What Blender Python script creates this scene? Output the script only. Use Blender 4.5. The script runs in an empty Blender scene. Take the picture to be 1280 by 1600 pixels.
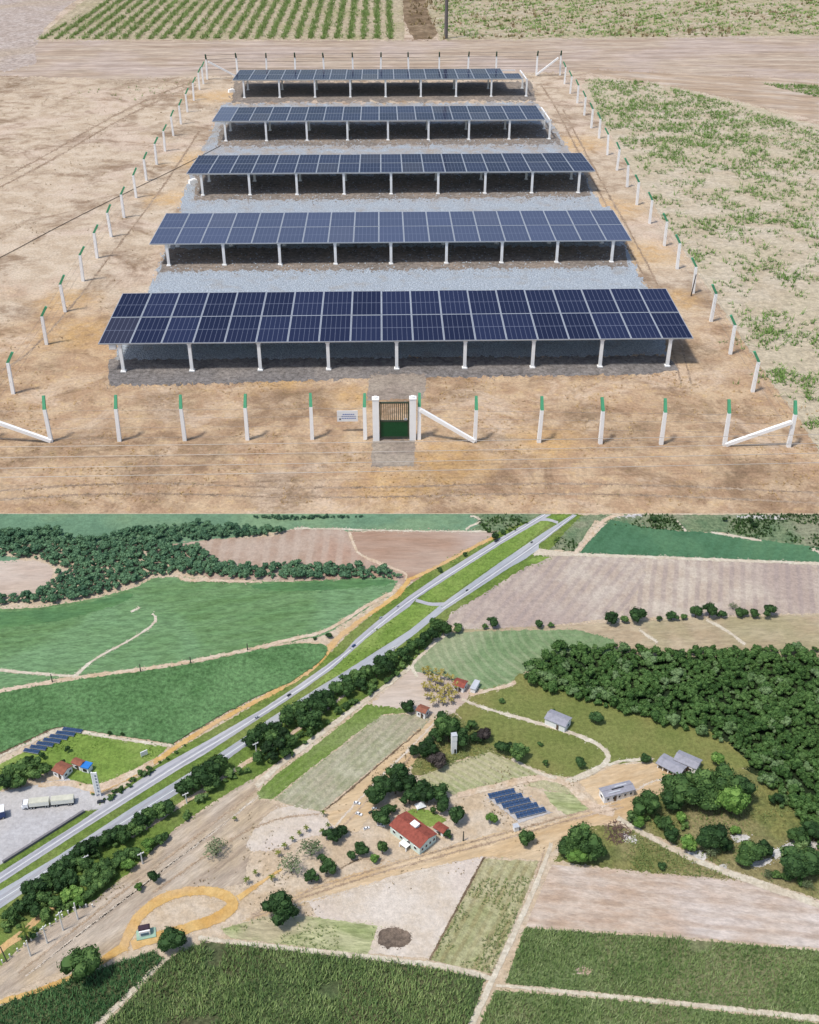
import bpy, math, random
import numpy as np
from mathutils import Vector, Matrix

rnd = random.Random(7)
nr = np.random.default_rng(11)
scene = bpy.context.scene
COL = scene.collection

# ------------------------------------------------------------------ camera, sky, sun, exposure
CAM_H = 18.0
FPX = 1727.28                       # focal length in photo pixels (1280 wide)
PITCH = math.radians(32.608)
cp, sp = math.cos(PITCH), math.sin(PITCH)
cam = bpy.data.cameras.new('camera')
cam.sensor_fit = 'HORIZONTAL'; cam.sensor_width = 36.0
cam.lens = FPX / 1280 * 36
cam.clip_start = 0.1; cam.clip_end = 3000
camo = bpy.data.objects.new('camera', cam); COL.objects.link(camo)
camo.location = (0, 0, CAM_H)
camo.rotation_euler = (math.pi / 2 - PITCH, 0, 0)
scene.camera = camo

TO_SUN = Vector((-0.34, -0.24, 0.91)).normalized()
world = bpy.data.worlds.new('World'); scene.world = world; world.use_nodes = True
wn = world.node_tree; wn.nodes.clear()
sky = wn.nodes.new('ShaderNodeTexSky'); sky.sky_type = 'NISHITA'; sky.sun_disc = False
sky.sun_elevation = math.asin(TO_SUN.z); sky.sun_rotation = math.atan2(TO_SUN.x, TO_SUN.y)
sky.air_density = 1.0; sky.dust_density = 1.5; sky.ozone_density = 1.0
bg = wn.nodes.new('ShaderNodeBackground'); bg.inputs['Strength'].default_value = 0.15
wo = wn.nodes.new('ShaderNodeOutputWorld')
wn.links.new(sky.outputs[0], bg.inputs[0]); wn.links.new(bg.outputs[0], wo.inputs[0])
sl = bpy.data.lights.new('sun', 'SUN'); sl.energy = 3.2; sl.angle = math.radians(7.0); sl.color = (1.0, 0.96, 0.90)
so = bpy.data.objects.new('sun', sl); COL.objects.link(so)
so.rotation_euler = TO_SUN.to_track_quat('Z', 'Y').to_euler(); so.location = (-20, 10, 60)
scene.view_settings.view_transform = 'Standard'; scene.view_settings.look = 'None'
scene.view_settings.gamma = 1; scene.view_settings.use_curve_mapping = False
scene.view_settings.exposure = 0.25

# ------------------------------------------------------------------ helpers: survey points (photo pixel -> point on the land)
def G(x, y, z=0.0):
    a = (x - 640) / FPX; b = (800 - y) / FPX
    r = (a, cp + b * sp, -sp + b * cp)
    t = (z - CAM_H) / r[2]
    return Vector((t * r[0], t * r[1], z))
def Gn(P, z=0.0):
    P = np.asarray(P, float)
    a = (P[:, 0] - 640) / FPX; b = (800 - P[:, 1]) / FPX
    ry = cp + b * sp; rz = -sp + b * cp
    t = (z - CAM_H) / rz
    return np.stack([t * a, t * ry], 1)
def PX(q):
    d = Vector(q) - Vector((0, 0, CAM_H))
    zc = d.y * cp - d.z * sp
    return 640 + FPX * d.x / zc, 800 - FPX * (d.y * sp + d.z * cp) / zc
def S(y):                             # photo pixels per metre across, at ground row y
    return (y + 305) * 0.8424 / CAM_H
def dep(y):
    return PITCH + math.atan((y - 800) / FPX)
def VH(px, y):                        # height in metres of something px tall whose foot is at row y
    return px / (S(y) * math.cos(dep(y)))

def lin(h):
    h = h.lstrip('#'); o = []
    for i in (0, 2, 4):
        c = int(h[i:i + 2], 16) / 255
        o.append(c / 12.92 if c <= 0.04045 else ((c + 0.055) / 1.055) ** 2.4)
    return o
K = 1.62
def C0(h): return C(h, 1.36)
def C(h, k=K):
    return tuple(min(0.85, v / k) for v in lin(h)) + (1.0,)

# ------------------------------------------------------------------ helpers: materials
class NT:
    def __init__(s, name):
        s.m = bpy.data.materials.new(name); s.m.use_nodes = True
        s.t = s.m.node_tree; s.t.nodes.clear()
        s.out = s.n('ShaderNodeOutputMaterial'); s.b = s.n('ShaderNodeBsdfPrincipled')
        s.t.links.new(s.b.outputs[0], s.out.inputs[0])
    def n(s, k): return s.t.nodes.new(k)
    def l(s, a, b): s.t.links.new(a, b)
    def coord(s):
        return s.n('ShaderNodeTexCoord').outputs['Object']
    def noise(s, co, scale, detail=4, rough=0.55, dist=0.0):
        n = s.n('ShaderNodeTexNoise'); s.l(co, n.inputs['Vector'])
        n.inputs['Scale'].default_value = scale; n.inputs['Detail'].default_value = detail
        n.inputs['Roughness'].default_value = rough; n.inputs['Distortion'].default_value = dist
        return n.outputs['Fac']
    def mr(s, v, a, b, c=0.0, d=1.0, smooth=True):
        n = s.n('ShaderNodeMapRange'); s.l(v, n.inputs['Value'])
        if smooth: n.interpolation_type = 'SMOOTHSTEP'
        for k, x in zip(('From Min', 'From Max', 'To Min', 'To Max'), (a, b, c, d)): n.inputs[k].default_value = x
        return n.outputs[0]
    def math(s, op, a, b=None):
        n = s.n('ShaderNodeMath'); n.operation = op
        for i, v in enumerate((a, b)):
            if v is None: continue
            if isinstance(v, (int, float)): n.inputs[i].default_value = v
            else: s.l(v, n.inputs[i])
        return n.outputs[0]
    def mix(s, f, a, b):
        n = s.n('ShaderNodeMix'); n.data_type = 'RGBA'
        if isinstance(f, (int, float)): n.inputs[0].default_value = f
        else: s.l(f, n.inputs[0])
        for i, v in ((6, a), (7, b)):
            if isinstance(v, tuple): n.inputs[i].default_value = v
            else: s.l(v, n.inputs[i])
        return n.outputs[2]
    def scale(s, col, f):
        n = s.n('ShaderNodeVectorMath'); n.operation = 'SCALE'; s.l(col, n.inputs[0])
        if isinstance(f, (int, float)): n.inputs['Scale'].default_value = f
        else: s.l(f, n.inputs['Scale'])
        return n.outputs[0]
    def dot(s, co, v):
        n = s.n('ShaderNodeVectorMath'); n.operation = 'DOT_PRODUCT'; s.l(co, n.inputs[0]); n.inputs[1].default_value = v
        return n.outputs['Value']
    def bump(s, h, strength, dist):
        n = s.n('ShaderNodeBump'); s.l(h, n.inputs['Height'])
        n.inputs['Strength'].default_value = strength; n.inputs['Distance'].default_value = dist
        s.l(n.outputs[0], s.b.inputs['Normal'])
    def fin(s, col, rough=0.9, spec=0.15, metal=0.0):
        if isinstance(col, tuple): s.b.inputs['Base Color'].default_value = col
        else: s.l(col, s.b.inputs['Base Color'])
        s.b.inputs['Roughness'].default_value = rough
        s.b.inputs['Specular IOR Level'].default_value = spec
        s.b.inputs['Metallic'].default_value = metal
        return s.m

def land(name, c1, c2, c3=None, s1=2.0, s2=0.35, fine=26.0, c3a=0.8, stripe=None, rings=None, bumpd=0.02, fvar=0.3, stretch=None):
    """soil / crop ground: two-tone mottling, broad patches, fine grain, optional furrow lines"""
    t = NT(name); co = t.coord()
    if stretch:                       # (direction, factor): elongate the mottling along a direction
        mp = t.n('ShaderNodeMapping'); mp.vector_type = 'TEXTURE'
        mp.inputs['Rotation'].default_value = (0, 0, math.atan2(stretch[0][1], stretch[0][0]))
        mp.inputs['Scale'].default_value = (stretch[1], 1, 1)
        t.l(co, mp.inputs[0]); cs = mp.outputs[0]
    else: cs = co
    nA = t.noise(co, s2, 4, 0.55, 0.4); nB = t.noise(cs, s1, 9, 0.62); nC = t.noise(cs, fine, 5, 0.7)
    col = t.mix(t.mr(nB, 0.36, 0.64), C(c1), C(c2))
    if c3: col = t.mix(t.mr(nA, 0.44, 0.64, 0, c3a), col, C(c3))
    if stripe:                        # dict(dir, period, col, amt, warp)
        d = Vector(stripe['dir'] + (0,)).normalized(); perp = Vector((-d.y, d.x, 0)) * (2 * math.pi / stripe['period'])
        v = t.dot(co, perp)
        w = t.math('MULTIPLY', t.noise(co, stripe.get('ws', 1.0), 3), stripe.get('warp', 3.0))
        sn = t.math('SINE', t.math('ADD', v, w))
        am = t.math('MULTIPLY', t.mr(sn, -0.3, 0.8), t.mr(nB, 0.3, 0.7, 0.25 * stripe['amt'], stripe['amt']))
        col = t.mix(am, col, C(stripe['col']))
    if rings:                         # dict(center, period, col, amt)
        n = t.n('ShaderNodeVectorMath'); n.operation = 'DISTANCE'; t.l(co, n.inputs[0]); n.inputs[1].default_value = rings['center']
        v = t.math('MULTIPLY', n.outputs['Value'], 2 * math.pi / rings['period'])
        w = t.math('MULTIPLY', t.noise(co, 1.2, 3), 4.0)
        sn = t.math('SINE', t.math('ADD', v, w))
        am = t.math('MULTIPLY', t.mr(sn, 0.0, 0.9), t.mr(nA, 0.3, 0.7, 0.2 * rings['amt'], rings['amt']))
        col = t.mix(am, col, C(rings['col']))
    nS = t.noise(cs, fine * 0.4, 5, 0.72)
    f = t.math('MULTIPLY', t.mr(nC, 0.28, 0.72, 1 - fvar, 1 + fvar, False), t.mr(nS, 0.3, 0.72, 1 + 0.9 * fvar, 1 - 1.5 * fvar))
    col = t.scale(col, f)
    t.bump(t.math('ADD', nC, t.math('MULTIPLY', nS, 2.0)), 0.8, bumpd)
    return t.fin(col, 0.95, 0.08)

def plain(name, hexc, rough=0.6, spec=0.3, metal=0.0, var=0.12, scale=9.0, k=K, dirt=None):
    t = NT(name); co = t.coord()
    n = t.noise(co, scale, 5, 0.6)
    col = t.scale(t.mix(0.0, C(hexc, k), C(hexc, k)), t.mr(n, 0.3, 0.7, 1 - var, 1 + var, False))
    if dirt: col = t.mix(t.mr(t.noise(co, scale * 0.5, 6, 0.7), 0.52, 0.75, 0, 0.7), col, C(dirt, k))
    return t.fin(col, rough, spec, metal)

def foliage(name, dark, mid, light, tintcol=None, spec=0.12, k=1.7):
    t = NT(name)
    g = t.n('ShaderNodeNewGeometry'); oi = t.n('ShaderNodeObjectInfo')
    at = t.n('ShaderNodeAttribute'); at.attribute_name = 'tint'
    isl = g.outputs['Random Per Island']
    base = t.math('ADD', t.math('MULTIPLY', isl, 0.55), t.math('MULTIPLY', t.math('ADD', oi.outputs['Random'], at.outputs['Fac']), 0.32))
    nz = t.n('ShaderNodeTexNoise'); t.l(g.outputs['Position'], nz.inputs['Vector']); nz.inputs['Scale'].default_value = 1.3; nz.inputs['Detail'].default_value = 5
    base = t.math('ADD', base, t.math('MULTIPLY', t.math('SUBTRACT', nz.outputs['Fac'], 0.5), 1.1))
    r = t.n('ShaderNodeValToRGB'); t.l(base, r.inputs[0])
    e = r.color_ramp.elements; e[0].position = 0.1; e[0].color = C(dark, k); e[1].position = 0.5; e[1].color = C(mid, k)
    x = e.new(0.95); x.color = C(light, k)
    col = r.outputs[0]
    if tintcol: col = t.mix(t.mr(at.outputs['Fac'], 0.75, 1.0, 0, 0.35), col, C(tintcol, k))
    tr = t.n('ShaderNodeBsdfTranslucent'); t.l(col, tr.inputs[0])
    mx = t.n('ShaderNodeMixShader'); mx.inputs[0].default_value = 0.18
    t.fin(col, 0.65, spec)
    t.l(t.b.outputs[0], mx.inputs[1]); t.l(tr.outputs[0], mx.inputs[2]); t.l(mx.outputs[0], t.out.inputs[0])
    return t.m

# ------------------------------------------------------------------ helpers: meshes and objects
def np_mesh(name, V, F, mats, tint=None, midx=None, smooth=False):
    """V (n,3), F (m,k) fixed-size faces"""
    V = np.ascontiguousarray(V, dtype=np.float32); F = np.ascontiguousarray(F, dtype=np.int32)
    me = bpy.data.meshes.new(name); k = F.shape[1]; m = len(F)
    me.vertices.add(len(V)); me.vertices.foreach_set('co', V.ravel())
    me.loops.add(m * k); me.loops.foreach_set('vertex_index', F.ravel())
    me.polygons.add(m); me.polygons.foreach_set('loop_start', np.arange(0, m * k, k, dtype=np.int32))
    for mt in mats: me.materials.append(mt)
    if midx is not None: me.polygons.foreach_set('material_index', np.ascontiguousarray(midx, dtype=np.int32))
    if tint is not None:
        a = me.attributes.new('tint', 'FLOAT', 'FACE'); a.data.foreach_set('value', np.ascontiguousarray(tint, dtype=np.float32))
    me.update(calc_edges=True)
    if smooth: me.polygons.foreach_set('use_smooth', np.ones(m, dtype=bool))
    return me

class MB:
    def __init__(s): s.v = []; s.f = []; s.mi = []
    def add(s, vs, fs, mi=0):
        o = len(s.v); s.v += [tuple(x) for x in vs]; s.f += [tuple(i + o for i in f) for f in fs]; s.mi += [mi] * len(fs); return s
    def box(s, c, d, rz=0.0, mi=0, taper=1.0):
        cx, cy, cz = c; dx, dy, dz = d[0] / 2, d[1] / 2, d[2] / 2; vs = []
        for z, k in ((-dz, 1.0), (dz, taper)):
            for x, y in ((-dx, -dy), (dx, -dy), (dx, dy), (-dx, dy)):
                x *= k; y *= k
                vs.append((cx + x * math.cos(rz) - y * math.sin(rz), cy + x * math.sin(rz) + y * math.cos(rz), cz + z))
        return s.add(vs, [(3, 2, 1, 0), (4, 5, 6, 7), (0, 1, 5, 4), (1, 2, 6, 5), (2, 3, 7, 6), (3, 0, 4, 7)], mi)
    def tube(s, p, q, r0, r1=None, n=8, mi=0):
        r1 = r0 if r1 is None else r1; p = Vector(p); q = Vector(q); d = (q - p).normalized()
        a = d.orthogonal().normalized(); b = d.cross(a); vs = []
        for c, r in ((p, r0), (q, r1)):
            for i in range(n):
                t = 2 * math.pi * (i + 0.5) / n; vs.append(c + a * (r * math.cos(t)) + b * (r * math.sin(t)))
        fs = [(i, (i + 1) % n, n + (i + 1) % n, n + i) for i in range(n)] + [tuple(range(n))[::-1], tuple(range(n, 2 * n))]
        return s.add(vs, fs, mi)
    def mesh(s, name, mats):
        me = bpy.data.meshes.new(name); me.from_pydata(s.v, [], s.f)
        for m in (mats if isinstance(mats, (list, tuple)) else [mats]): me.materials.append(m)
        me.polygons.foreach_set('material_index', s.mi); me.update(); return me
    def obj(s, name, mats, parent=None): return link(name, s.mesh(name, mats), parent)

def link(name, data, parent=None, loc=None, rot=None, scale=None):
    o = bpy.data.objects.new(name, data); COL.objects.link(o)
    if parent: o.parent = parent
    if loc is not None: o.location = loc
    if rot is not None: o.rotation_euler = rot
    if scale is not None: o.scale = scale
    return o
def tag(o, label=None, cat=None, group=None, kind=None):
    if label: o['label'] = label
    if cat: o['category'] = cat
    if group: o['group'] = group
    if kind: o['kind'] = kind
    return o
def thing(name, label, cat, loc=(0, 0, 0), rz=0.0, group=None, scale=None):
    o = link(name, None, None, loc, (0, 0, rz), scale); o.empty_display_size = 0.1
    return tag(o, label, cat, group)
def dup(root, label, loc, rz=0.0, group=None, scale=None):
    r = root.copy(); COL.objects.link(r); r.location = loc; r.rotation_euler = (0, 0, rz)
    if scale is not None: r.scale = scale
    r['label'] = label
    if group: r['group'] = group
    for ch in list(root.children):
        c = ch.copy(); COL.objects.link(c); c.parent = r
        for g in list(ch.children):
            d = g.copy(); COL.objects.link(d); d.parent = c
    return r
ONES = ['', 'first', 'second', 'third', 'fourth', 'fifth', 'sixth', 'seventh', 'eighth', 'ninth', 'tenth', 'eleventh', 'twelfth', 'thirteenth',
        'fourteenth', 'fifteenth', 'sixteenth', 'seventeenth', 'eighteenth', 'nineteenth']
def nth(i):
    if i < 20: return ONES[i]
    tens = {2: 'twenty', 3: 'thirty', 4: 'forty', 5: 'fifty', 6: 'sixty', 7: 'seventy'}[i // 10]
    return tens[:-1] + 'ieth' if i % 10 == 0 else tens + '-' + ONES[i % 10]

# value noise for scattering
_L = np.random.default_rng(3).random((256, 256))
def vnoise(x, y):
    x = np.asarray(x, float); y = np.asarray(y, float)
    xi = np.floor(x).astype(int); yi = np.floor(y).astype(int); fx = x - xi; fy = y - yi
    fx = fx * fx * (3 - 2 * fx); fy = fy * fy * (3 - 2 * fy); g = lambda a, b: _L[a % 256, b % 256]
    return (g(xi, yi) * (1 - fx) + g(xi + 1, yi) * fx) * (1 - fy) + (g(xi, yi + 1) * (1 - fx) + g(xi + 1, yi + 1) * fx) * fy
def fbm(x, y, o=4):
    s = 0; a = 0.5; n = 0
    for i in range(o): s = s + a * vnoise(x * 2 ** i + 17 * i, y * 2 ** i + 31 * i); n += a; a *= 0.55
    return s / n
def inside(P, poly):
    P = np.asarray(P, float); x, y = P[:, 0], P[:, 1]; r = np.zeros(len(P), bool); n = len(poly); j = n - 1
    for i in range(n):
        xi, yi = poly[i]; xj, yj = poly[j]
        if yi != yj:
            c = ((yi > y) != (yj > y)) & (x < (xj - xi) * (y - yi) / (yj - yi) + xi); r ^= c
        j = i
    return r

# sheets of ground
SHEETS = []; _idx = [0]
def chaikin(p, n=2, closed=True):
    p = [np.array(q, float) for q in p]
    for _ in range(n):
        o = []; m = len(p)
        if not closed: o.append(p[0])
        for i in range(m if closed else m - 1):
            a, b = p[i], p[(i + 1) % m]; o += [a * .75 + b * .25, a * .25 + b * .75]
        if not closed: o.append(p[-1])
        p = o
    return p
def densify(p, step, jit, closed=True):
    o = []; m = len(p)
    for i in range(m if closed else m - 1):
        a = np.array(p[i], float); b = np.array(p[(i + 1) % m], float); k = max(1, int(np.linalg.norm(b - a) / step))
        for j in range(k):
            q = a + (b - a) * j / k
            o.append(q + (nr.normal(0, jit, 2) if jit else 0))
    return o
def sheet(name, poly, mat, layer=1, jit=0.9, step=6, smooth=0, raise_=0.0, kind='structure', ymin=803.0, label=None, fleck=0.45, fw=2.0, fs_=1.0):
    """one polygon of land; corners are given as photo pixels and laid on the ground plane"""
    if smooth: poly = chaikin(poly, smooth)
    step = min(step, 4.0) if step < 1e8 else step; q = densify(poly, step, jit * 0.7)
    if ymin: q = [np.array((a[0], max(a[1], ymin))) for a in q]
    W = Gn(q); _idx[0] += 1
    z = layer * 0.00050 + _idx[0] * 0.000027
    n = len(W)
    ar = sum(W[i][0] * W[(i + 1) % n][1] - W[(i + 1) % n][0] * W[i][1] for i in range(n))
    if ar < 0: W = W[::-1]
    V = [(w[0], w[1], z + raise_) for w in W]; F = [tuple(range(n))]
    if raise_:
        V += [(w[0], w[1], 0.0) for w in W]; F += [(i, n + i, n + (i + 1) % n, (i + 1) % n) for i in range(n)]
    if fleck:                          # loose scraps that fray the margin
        PXs = np.asarray(q)
        for i in range(n):
            if not (-40 < PXs[i][0] < 1320 and -40 < PXs[i][1] < 1640): continue
            a, b = PXs[i], PXs[(i + 1) % n]; L = np.linalg.norm(b - a)
            if L > 40: continue
            for _ in range(int(L * fleck) + (1 if rnd.random() < (L * fleck) % 1 else 0)):
                c = a + (b - a) * rnd.random() + nr.normal(0, fw, 2); r_ = rnd.uniform(0.6, 2.2) * fs_
                if ymin and c[1] < ymin + 2.5: continue
                an = rnd.uniform(0, 6.28); tri = [c + r_ * np.array((math.cos(an + k * 2.1 + rnd.uniform(-.4, .4)), 0.6 * math.sin(an + k * 2.1))) for k in range(3)]
                T = Gn(tri); zz = z + raise_ * rnd.random() + 0.00003 * rnd.random() + 0.00010; k0 = len(V)
                if (T[1][0] - T[0][0]) * (T[2][1] - T[0][1]) - (T[1][1] - T[0][1]) * (T[2][0] - T[0][0]) < 0: T = T[::-1]
                V += [(w[0], w[1], zz) for w in T]; F.append((k0, k0 + 1, k0 + 2))
    me = bpy.data.meshes.new(name); me.from_pydata(V, [], F); me.materials.append(mat); me.update()
    o = link(name, me); tag(o, label, None, None, kind)
    SHEETS.append((W, z + raise_, W.min(0), W.max(0)))
    return o
def ribbon(name, pts, w, mat, layer=4, jit=0.5, smooth=2, ymin=803.0, label=None, fleck=0.5):
    """a path: centre line and width (number or one per point) in photo pixels, laid on the ground plane"""
    ws = w if isinstance(w, (list, tuple)) else [w] * len(pts)
    p = [(a[0], a[1], b) for a, b in zip(pts, ws)]
    if smooth: p = chaikin(p, smooth, False)
    p = densify(p, 5, 0, False) + [np.array(p[-1], float)]
    L, R = [], []
    for i, q in enumerate(p):
        a = p[max(0, i - 1)][:2]; b = p[min(len(p) - 1, i + 1)][:2]; d = b - a; d = d / (np.linalg.norm(d) + 1e-9)
        nn = np.array((-d[1], d[0])); j1, j2 = nr.normal(0, jit, 2)
        L.append(q[:2] + nn * (q[2] / 2 + j1)); R.append(q[:2] - nn * (q[2] / 2 + j2))
    return sheet(name, L + R[::-1], mat, layer, 0, 1e9, 0, 0, 'structure', ymin, label, fleck, 1.0, 0.7)
def gz(x, y):
    z = 0.0
    for W, h, lo, hi in SHEETS:
        if h > z and lo[0] <= x <= hi[0] and lo[1] <= y <= hi[1] and inside([(x, y)], W)[0]: z = h
    return z
def GP(px, py):
    q = G(px, py); q.z = gz(q.x, q.y); return q

def blades(name, pts, h, w, nb, mat, spread=0.6, kind='stuff', label=None, hvar=0.4, parent=None):
    pts = np.asarray(pts, float); n = len(pts); P = np.repeat(pts, nb, 0); m = len(P)
    hh = np.repeat(np.broadcast_to(h, n), nb); ww = np.repeat(np.broadcast_to(w, n), nb)
    P = P.copy(); P[:, :2] += nr.normal(0, 1, (m, 2)) * (hh * 0.28)[:, None]
    a = nr.uniform(0, 2 * math.pi, m); H = hh * nr.uniform(1 - hvar, 1 + hvar, m); sp_ = nr.uniform(0.1, 1, m) * spread * H
    dx, dy = np.cos(a), np.sin(a); z0 = P[:, 2]
    A = np.stack([P[:, 0] - dy * ww / 2, P[:, 1] + dx * ww / 2, z0], 1)
    B = np.stack([P[:, 0] + dy * ww / 2, P[:, 1] - dx * ww / 2, z0], 1)
    T = np.stack([P[:, 0] + dx * sp_, P[:, 1] + dy * sp_, z0 + H], 1)
    V = np.stack([A, B, T], 1).reshape(-1, 3); F = np.arange(m * 3).reshape(-1, 3)
    o = link(name, np_mesh(name, V, F, [mat])); tag(o, label, None, None, kind); return o

# ================================================================== UPPER SITE: fenced solar field
PSI = 0.0235
EX = Vector((math.cos(PSI), math.sin(PSI), 0)); EY = Vector((-math.sin(PSI), math.cos(PSI), 0))
YB = G(640, 802).y                     # where the bare site ends and the farmland begins

def ground_top_mat():
    t = NT('dry_earth'); co = t.coord()
    nb = t.noise(co, 0.16, 5, 0.6, 0.5); nm = t.noise(co, 0.9, 8, 0.66, 0.3); nf = t.noise(co, 9.0, 6, 0.72); ns = t.noise(co, 2.6, 7, 0.7)
    pale = t.mix(t.mr(nm, 0.36, 0.66), C0('d9c6ae'), C0('c4ae94'))
    pale = t.mix(t.mr(nb, 0.48, 0.62, 0, 0.55), pale, C0('d9c3b1'))
    straw = t.mix(t.mr(nm, 0.36, 0.62), C0('d2b694'), C0('b9997a'))
    straw = t.mix(t.mr(t.noise(co, 0.33, 6, 0.7, 0.8), 0.5, 0.64, 0, 0.7), straw, C0('dcc4aa'))
    straw = t.mix(t.mr(ns, 0.52, 0.66, 0, 0.5), straw, C0('dcbb88'))
    sx = t.n('ShaderNodeSeparateXYZ'); t.l(co, sx.inputs[0])
    m = t.math('ADD', t.mr(sx.outputs['Y'], 34, 52, 1.0, 0.0), t.math('MULTIPLY', t.math('SUBTRACT', nb, 0.5), 2.0))
    col = t.mix(t.mr(m, 0.1, 0.8), pale, straw)
    # burnt stubble and scuffed darker earth
    dk = t.math('MULTIPLY', t.mr(t.noise(co, 0.42, 6, 0.68, 0.6), 0.52, 0.68), t.mr(ns, 0.38, 0.6))
    col = t.mix(t.math('MULTIPLY', dk, 0.75), col, C0('8d755c'))
    big = t.math('MULTIPLY', t.mr(t.noise(co, 0.27, 7, 0.72, 1.0), 0.47, 0.62), t.mr(nm, 0.3, 0.6, 0.3, 1.0))
    col = t.mix(t.math('MULTIPLY', big, 0.72), col, C0('8a7058'))
    # scorched and damp places, soft-edged, where the survey shows them
    wv = t.n('ShaderNodeTexNoise'); t.l(co, wv.inputs['Vector']); wv.inputs['Scale'].default_value = 0.9; wv.inputs['Detail'].default_value = 5
    wm = t.n('ShaderNodeVectorMath'); wm.operation = 'MULTIPLY_ADD'; t.l(wv.outputs['Color'], wm.inputs[0]); wm.inputs[1].default_value = (2.2, 2.2, 0); t.l(co, wm.inputs[2])
    acc = None
    for px, py, rr in ((270, 630, 1.7), (150, 690, 1.5), (215, 730, 1.3), (320, 700, 1.3), (915, 648, 1.0), (1070, 645, 1.2), (1150, 732, 1.2), (1010, 672, .8), (35, 130, 2.6), (200, 126, 3.2), (75, 575, .8), (60, 705, 1.2), (1085, 545, 1.2), (475, 618, 1.0), (725, 610, .8), (280, 208, 1.6), (440, 770, 1.4), (760, 690, .9)):
        c = G(px, py); dn = t.n('ShaderNodeVectorMath'); dn.operation = 'DISTANCE'; t.l(wm.outputs[0], dn.inputs[0]); dn.inputs[1].default_value = (c.x + 1.1, c.y + 1.1, 0)
        v = t.mr(dn.outputs['Value'], rr * 1.25, rr * 0.15, 0, 1); acc = v if acc is None else t.math('MAXIMUM', acc, v)
    och = None
    for px, py, rr in ((130, 520, 2.0), (105, 470, 1.6), (1062, 470, 1.5), (1010, 395, 2.2), (955, 325, 2.4), (310, 250, 2.2), (265, 310, 1.6), (440, 596, 1.3), (560, 620, 1.2), (250, 585, 1.3), (900, 225, 2.6), (860, 690, 1.4), (700, 720, 1.8), (340, 150, 2.6), (620, 760, 1.4)):
        c = G(px, py); dn = t.n('ShaderNodeVectorMath'); dn.operation = 'DISTANCE'; t.l(wm.outputs[0], dn.inputs[0]); dn.inputs[1].default_value = (c.x + 1.1, c.y + 1.1, 0)
        v = t.mr(dn.outputs['Value'], rr * 1.3, rr * 0.2, 0, 1); och = v if och is None else t.math('MAXIMUM', och, v)
    col = t.mix(t.math('MULTIPLY', och, t.mr(ns, 0.3, 0.62, 0.15, 0.65)), col, C0('d8ae72'))
    acc = t.math('MULTIPLY', acc, t.mr(ns, 0.36, 0.6, 0.15, 1.0))
    col = t.mix(t.math('MULTIPLY', acc, 0.62), col, C0('857059'))
    sp_ = t.mr(t.noise(co, 5.0, 4, 0.75), 0.6, 0.72, 0, 0.6)
    col = t.mix(sp_, col, C0('8a7258'))
    col = t.scale(col, t.mr(nf, 0.28, 0.72, 0.7, 1.28, False))
    t.bump(t.math('ADD', nf, t.math('MULTIPLY', ns, 2.0)), 0.7, 0.05)
    return t.fin(col, 0.95, 0.06)
M_earth = ground_top_mat()
me = bpy.data.meshes.new('ground'); me.from_pydata([(-500, YB, 0), (500, YB, 0), (500, 700, 0), (-500, 700, 0)], [], [(0, 1, 2, 3)]); me.materials.append(M_earth)
tag(link('ground', me), 'bare sandy earth with dry straw patches around the solar field', None, None, 'structure')

hz = (1.0, 0.03)
M_road = land('dirt_road', 'd8c4ae', 'c8b098', 'd6c2b4', 0.7, 0.12, 7.0, stripe=dict(dir=hz, period=2.1, col='b09a86', amt=0.5, warp=3.0, ws=0.25), stretch=(hz, 7.0), bumpd=0.05, fvar=0.2)
M_roadw = land('dirt_road_worn', 'ddcbb8', 'd0b79c', 'c3a98e', 0.8, 0.15, 7.0, stripe=dict(dir=(1.0, -0.35), period=1.6, col='b79d84', amt=0.45, warp=3.0, ws=0.3), stretch=((1, -.3), 6.0), bumpd=0.05, fvar=0.2)
M_pinkdirt = land('pale_dirt', 'd6c6ba', 'c4b2a4', 'cdb9a2', 0.6, 0.12, 6.0, bumpd=0.06, fvar=0.22)
M_cropsoil = land('crop_soil', 'd5c5a6', 'c7b697', 'bdb38a', 0.8, 0.15, 6.0, stripe=dict(dir=tuple(EY[:2]), period=1.22, col='b5a684', amt=0.4, warp=0.5), bumpd=0.05)
M_weedsoil = land('weed_soil', 'd9cbb0', 'c8b595', 'c2b78f', 0.8, 0.2, 6.0, stripe=dict(dir=(0.75, 0.66), period=1.5, col='b9a888', amt=0.4, warp=0.8), bumpd=0.05)
M_brown = land('turned_soil', '9c8468', '7f6a52', 'b0997c', 0.8, 0.3, 6.0, bumpd=0.06)
M_pale_sand = land('pale_sand', 'e2d3ba', 'd5c3a6', 'd8c9aa', 0.6, 0.18, 8.0, bumpd=0.05, fvar=0.18)

TL = None
sheet('dirt_road', [(-260, 63), (640, 63), (1560, 50), (1560, 250), (1280, 186), (1100, 145), (1000, 124), (905, 112), (330, 118), (200, 124), (0, 118), (-260, 118)], M_road, 1, 1.2, 10, 0, 0, ymin=None, label='wide rutted dirt road across the top of the solar field')
sheet('dirt_track', [(-300, 40), (-60, 0), (-20, -60), (230, -60), (112, 0), (52, 64), (60, 110), (-120, 112), (-300, 100)], M_pinkdirt, 2, 1.2, 8, 1, 0, ymin=None)
sheet('dirt_road_branch', [(905, 108), (1000, 112), (1120, 118), (1300, 125), (1560, 150), (1560, 330), (1280, 187), (1180, 163), (1060, 136), (960, 122)], M_roadw, 2, 1.0, 8, 1, 0, ymin=None)
sheet('crop_field', [(55, 62), (632, 62), (628, -120), (330, -120), (205, -60)], M_cropsoil, 3, 0.9, 6, 0, 0, ymin=None)
sheet('turned_soil', [(632, 61), (690, 62), (668, 20), (650, -60), (628, -60)], M_brown, 4, 1.0, 5, 1, 0, ymin=None)
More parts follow.
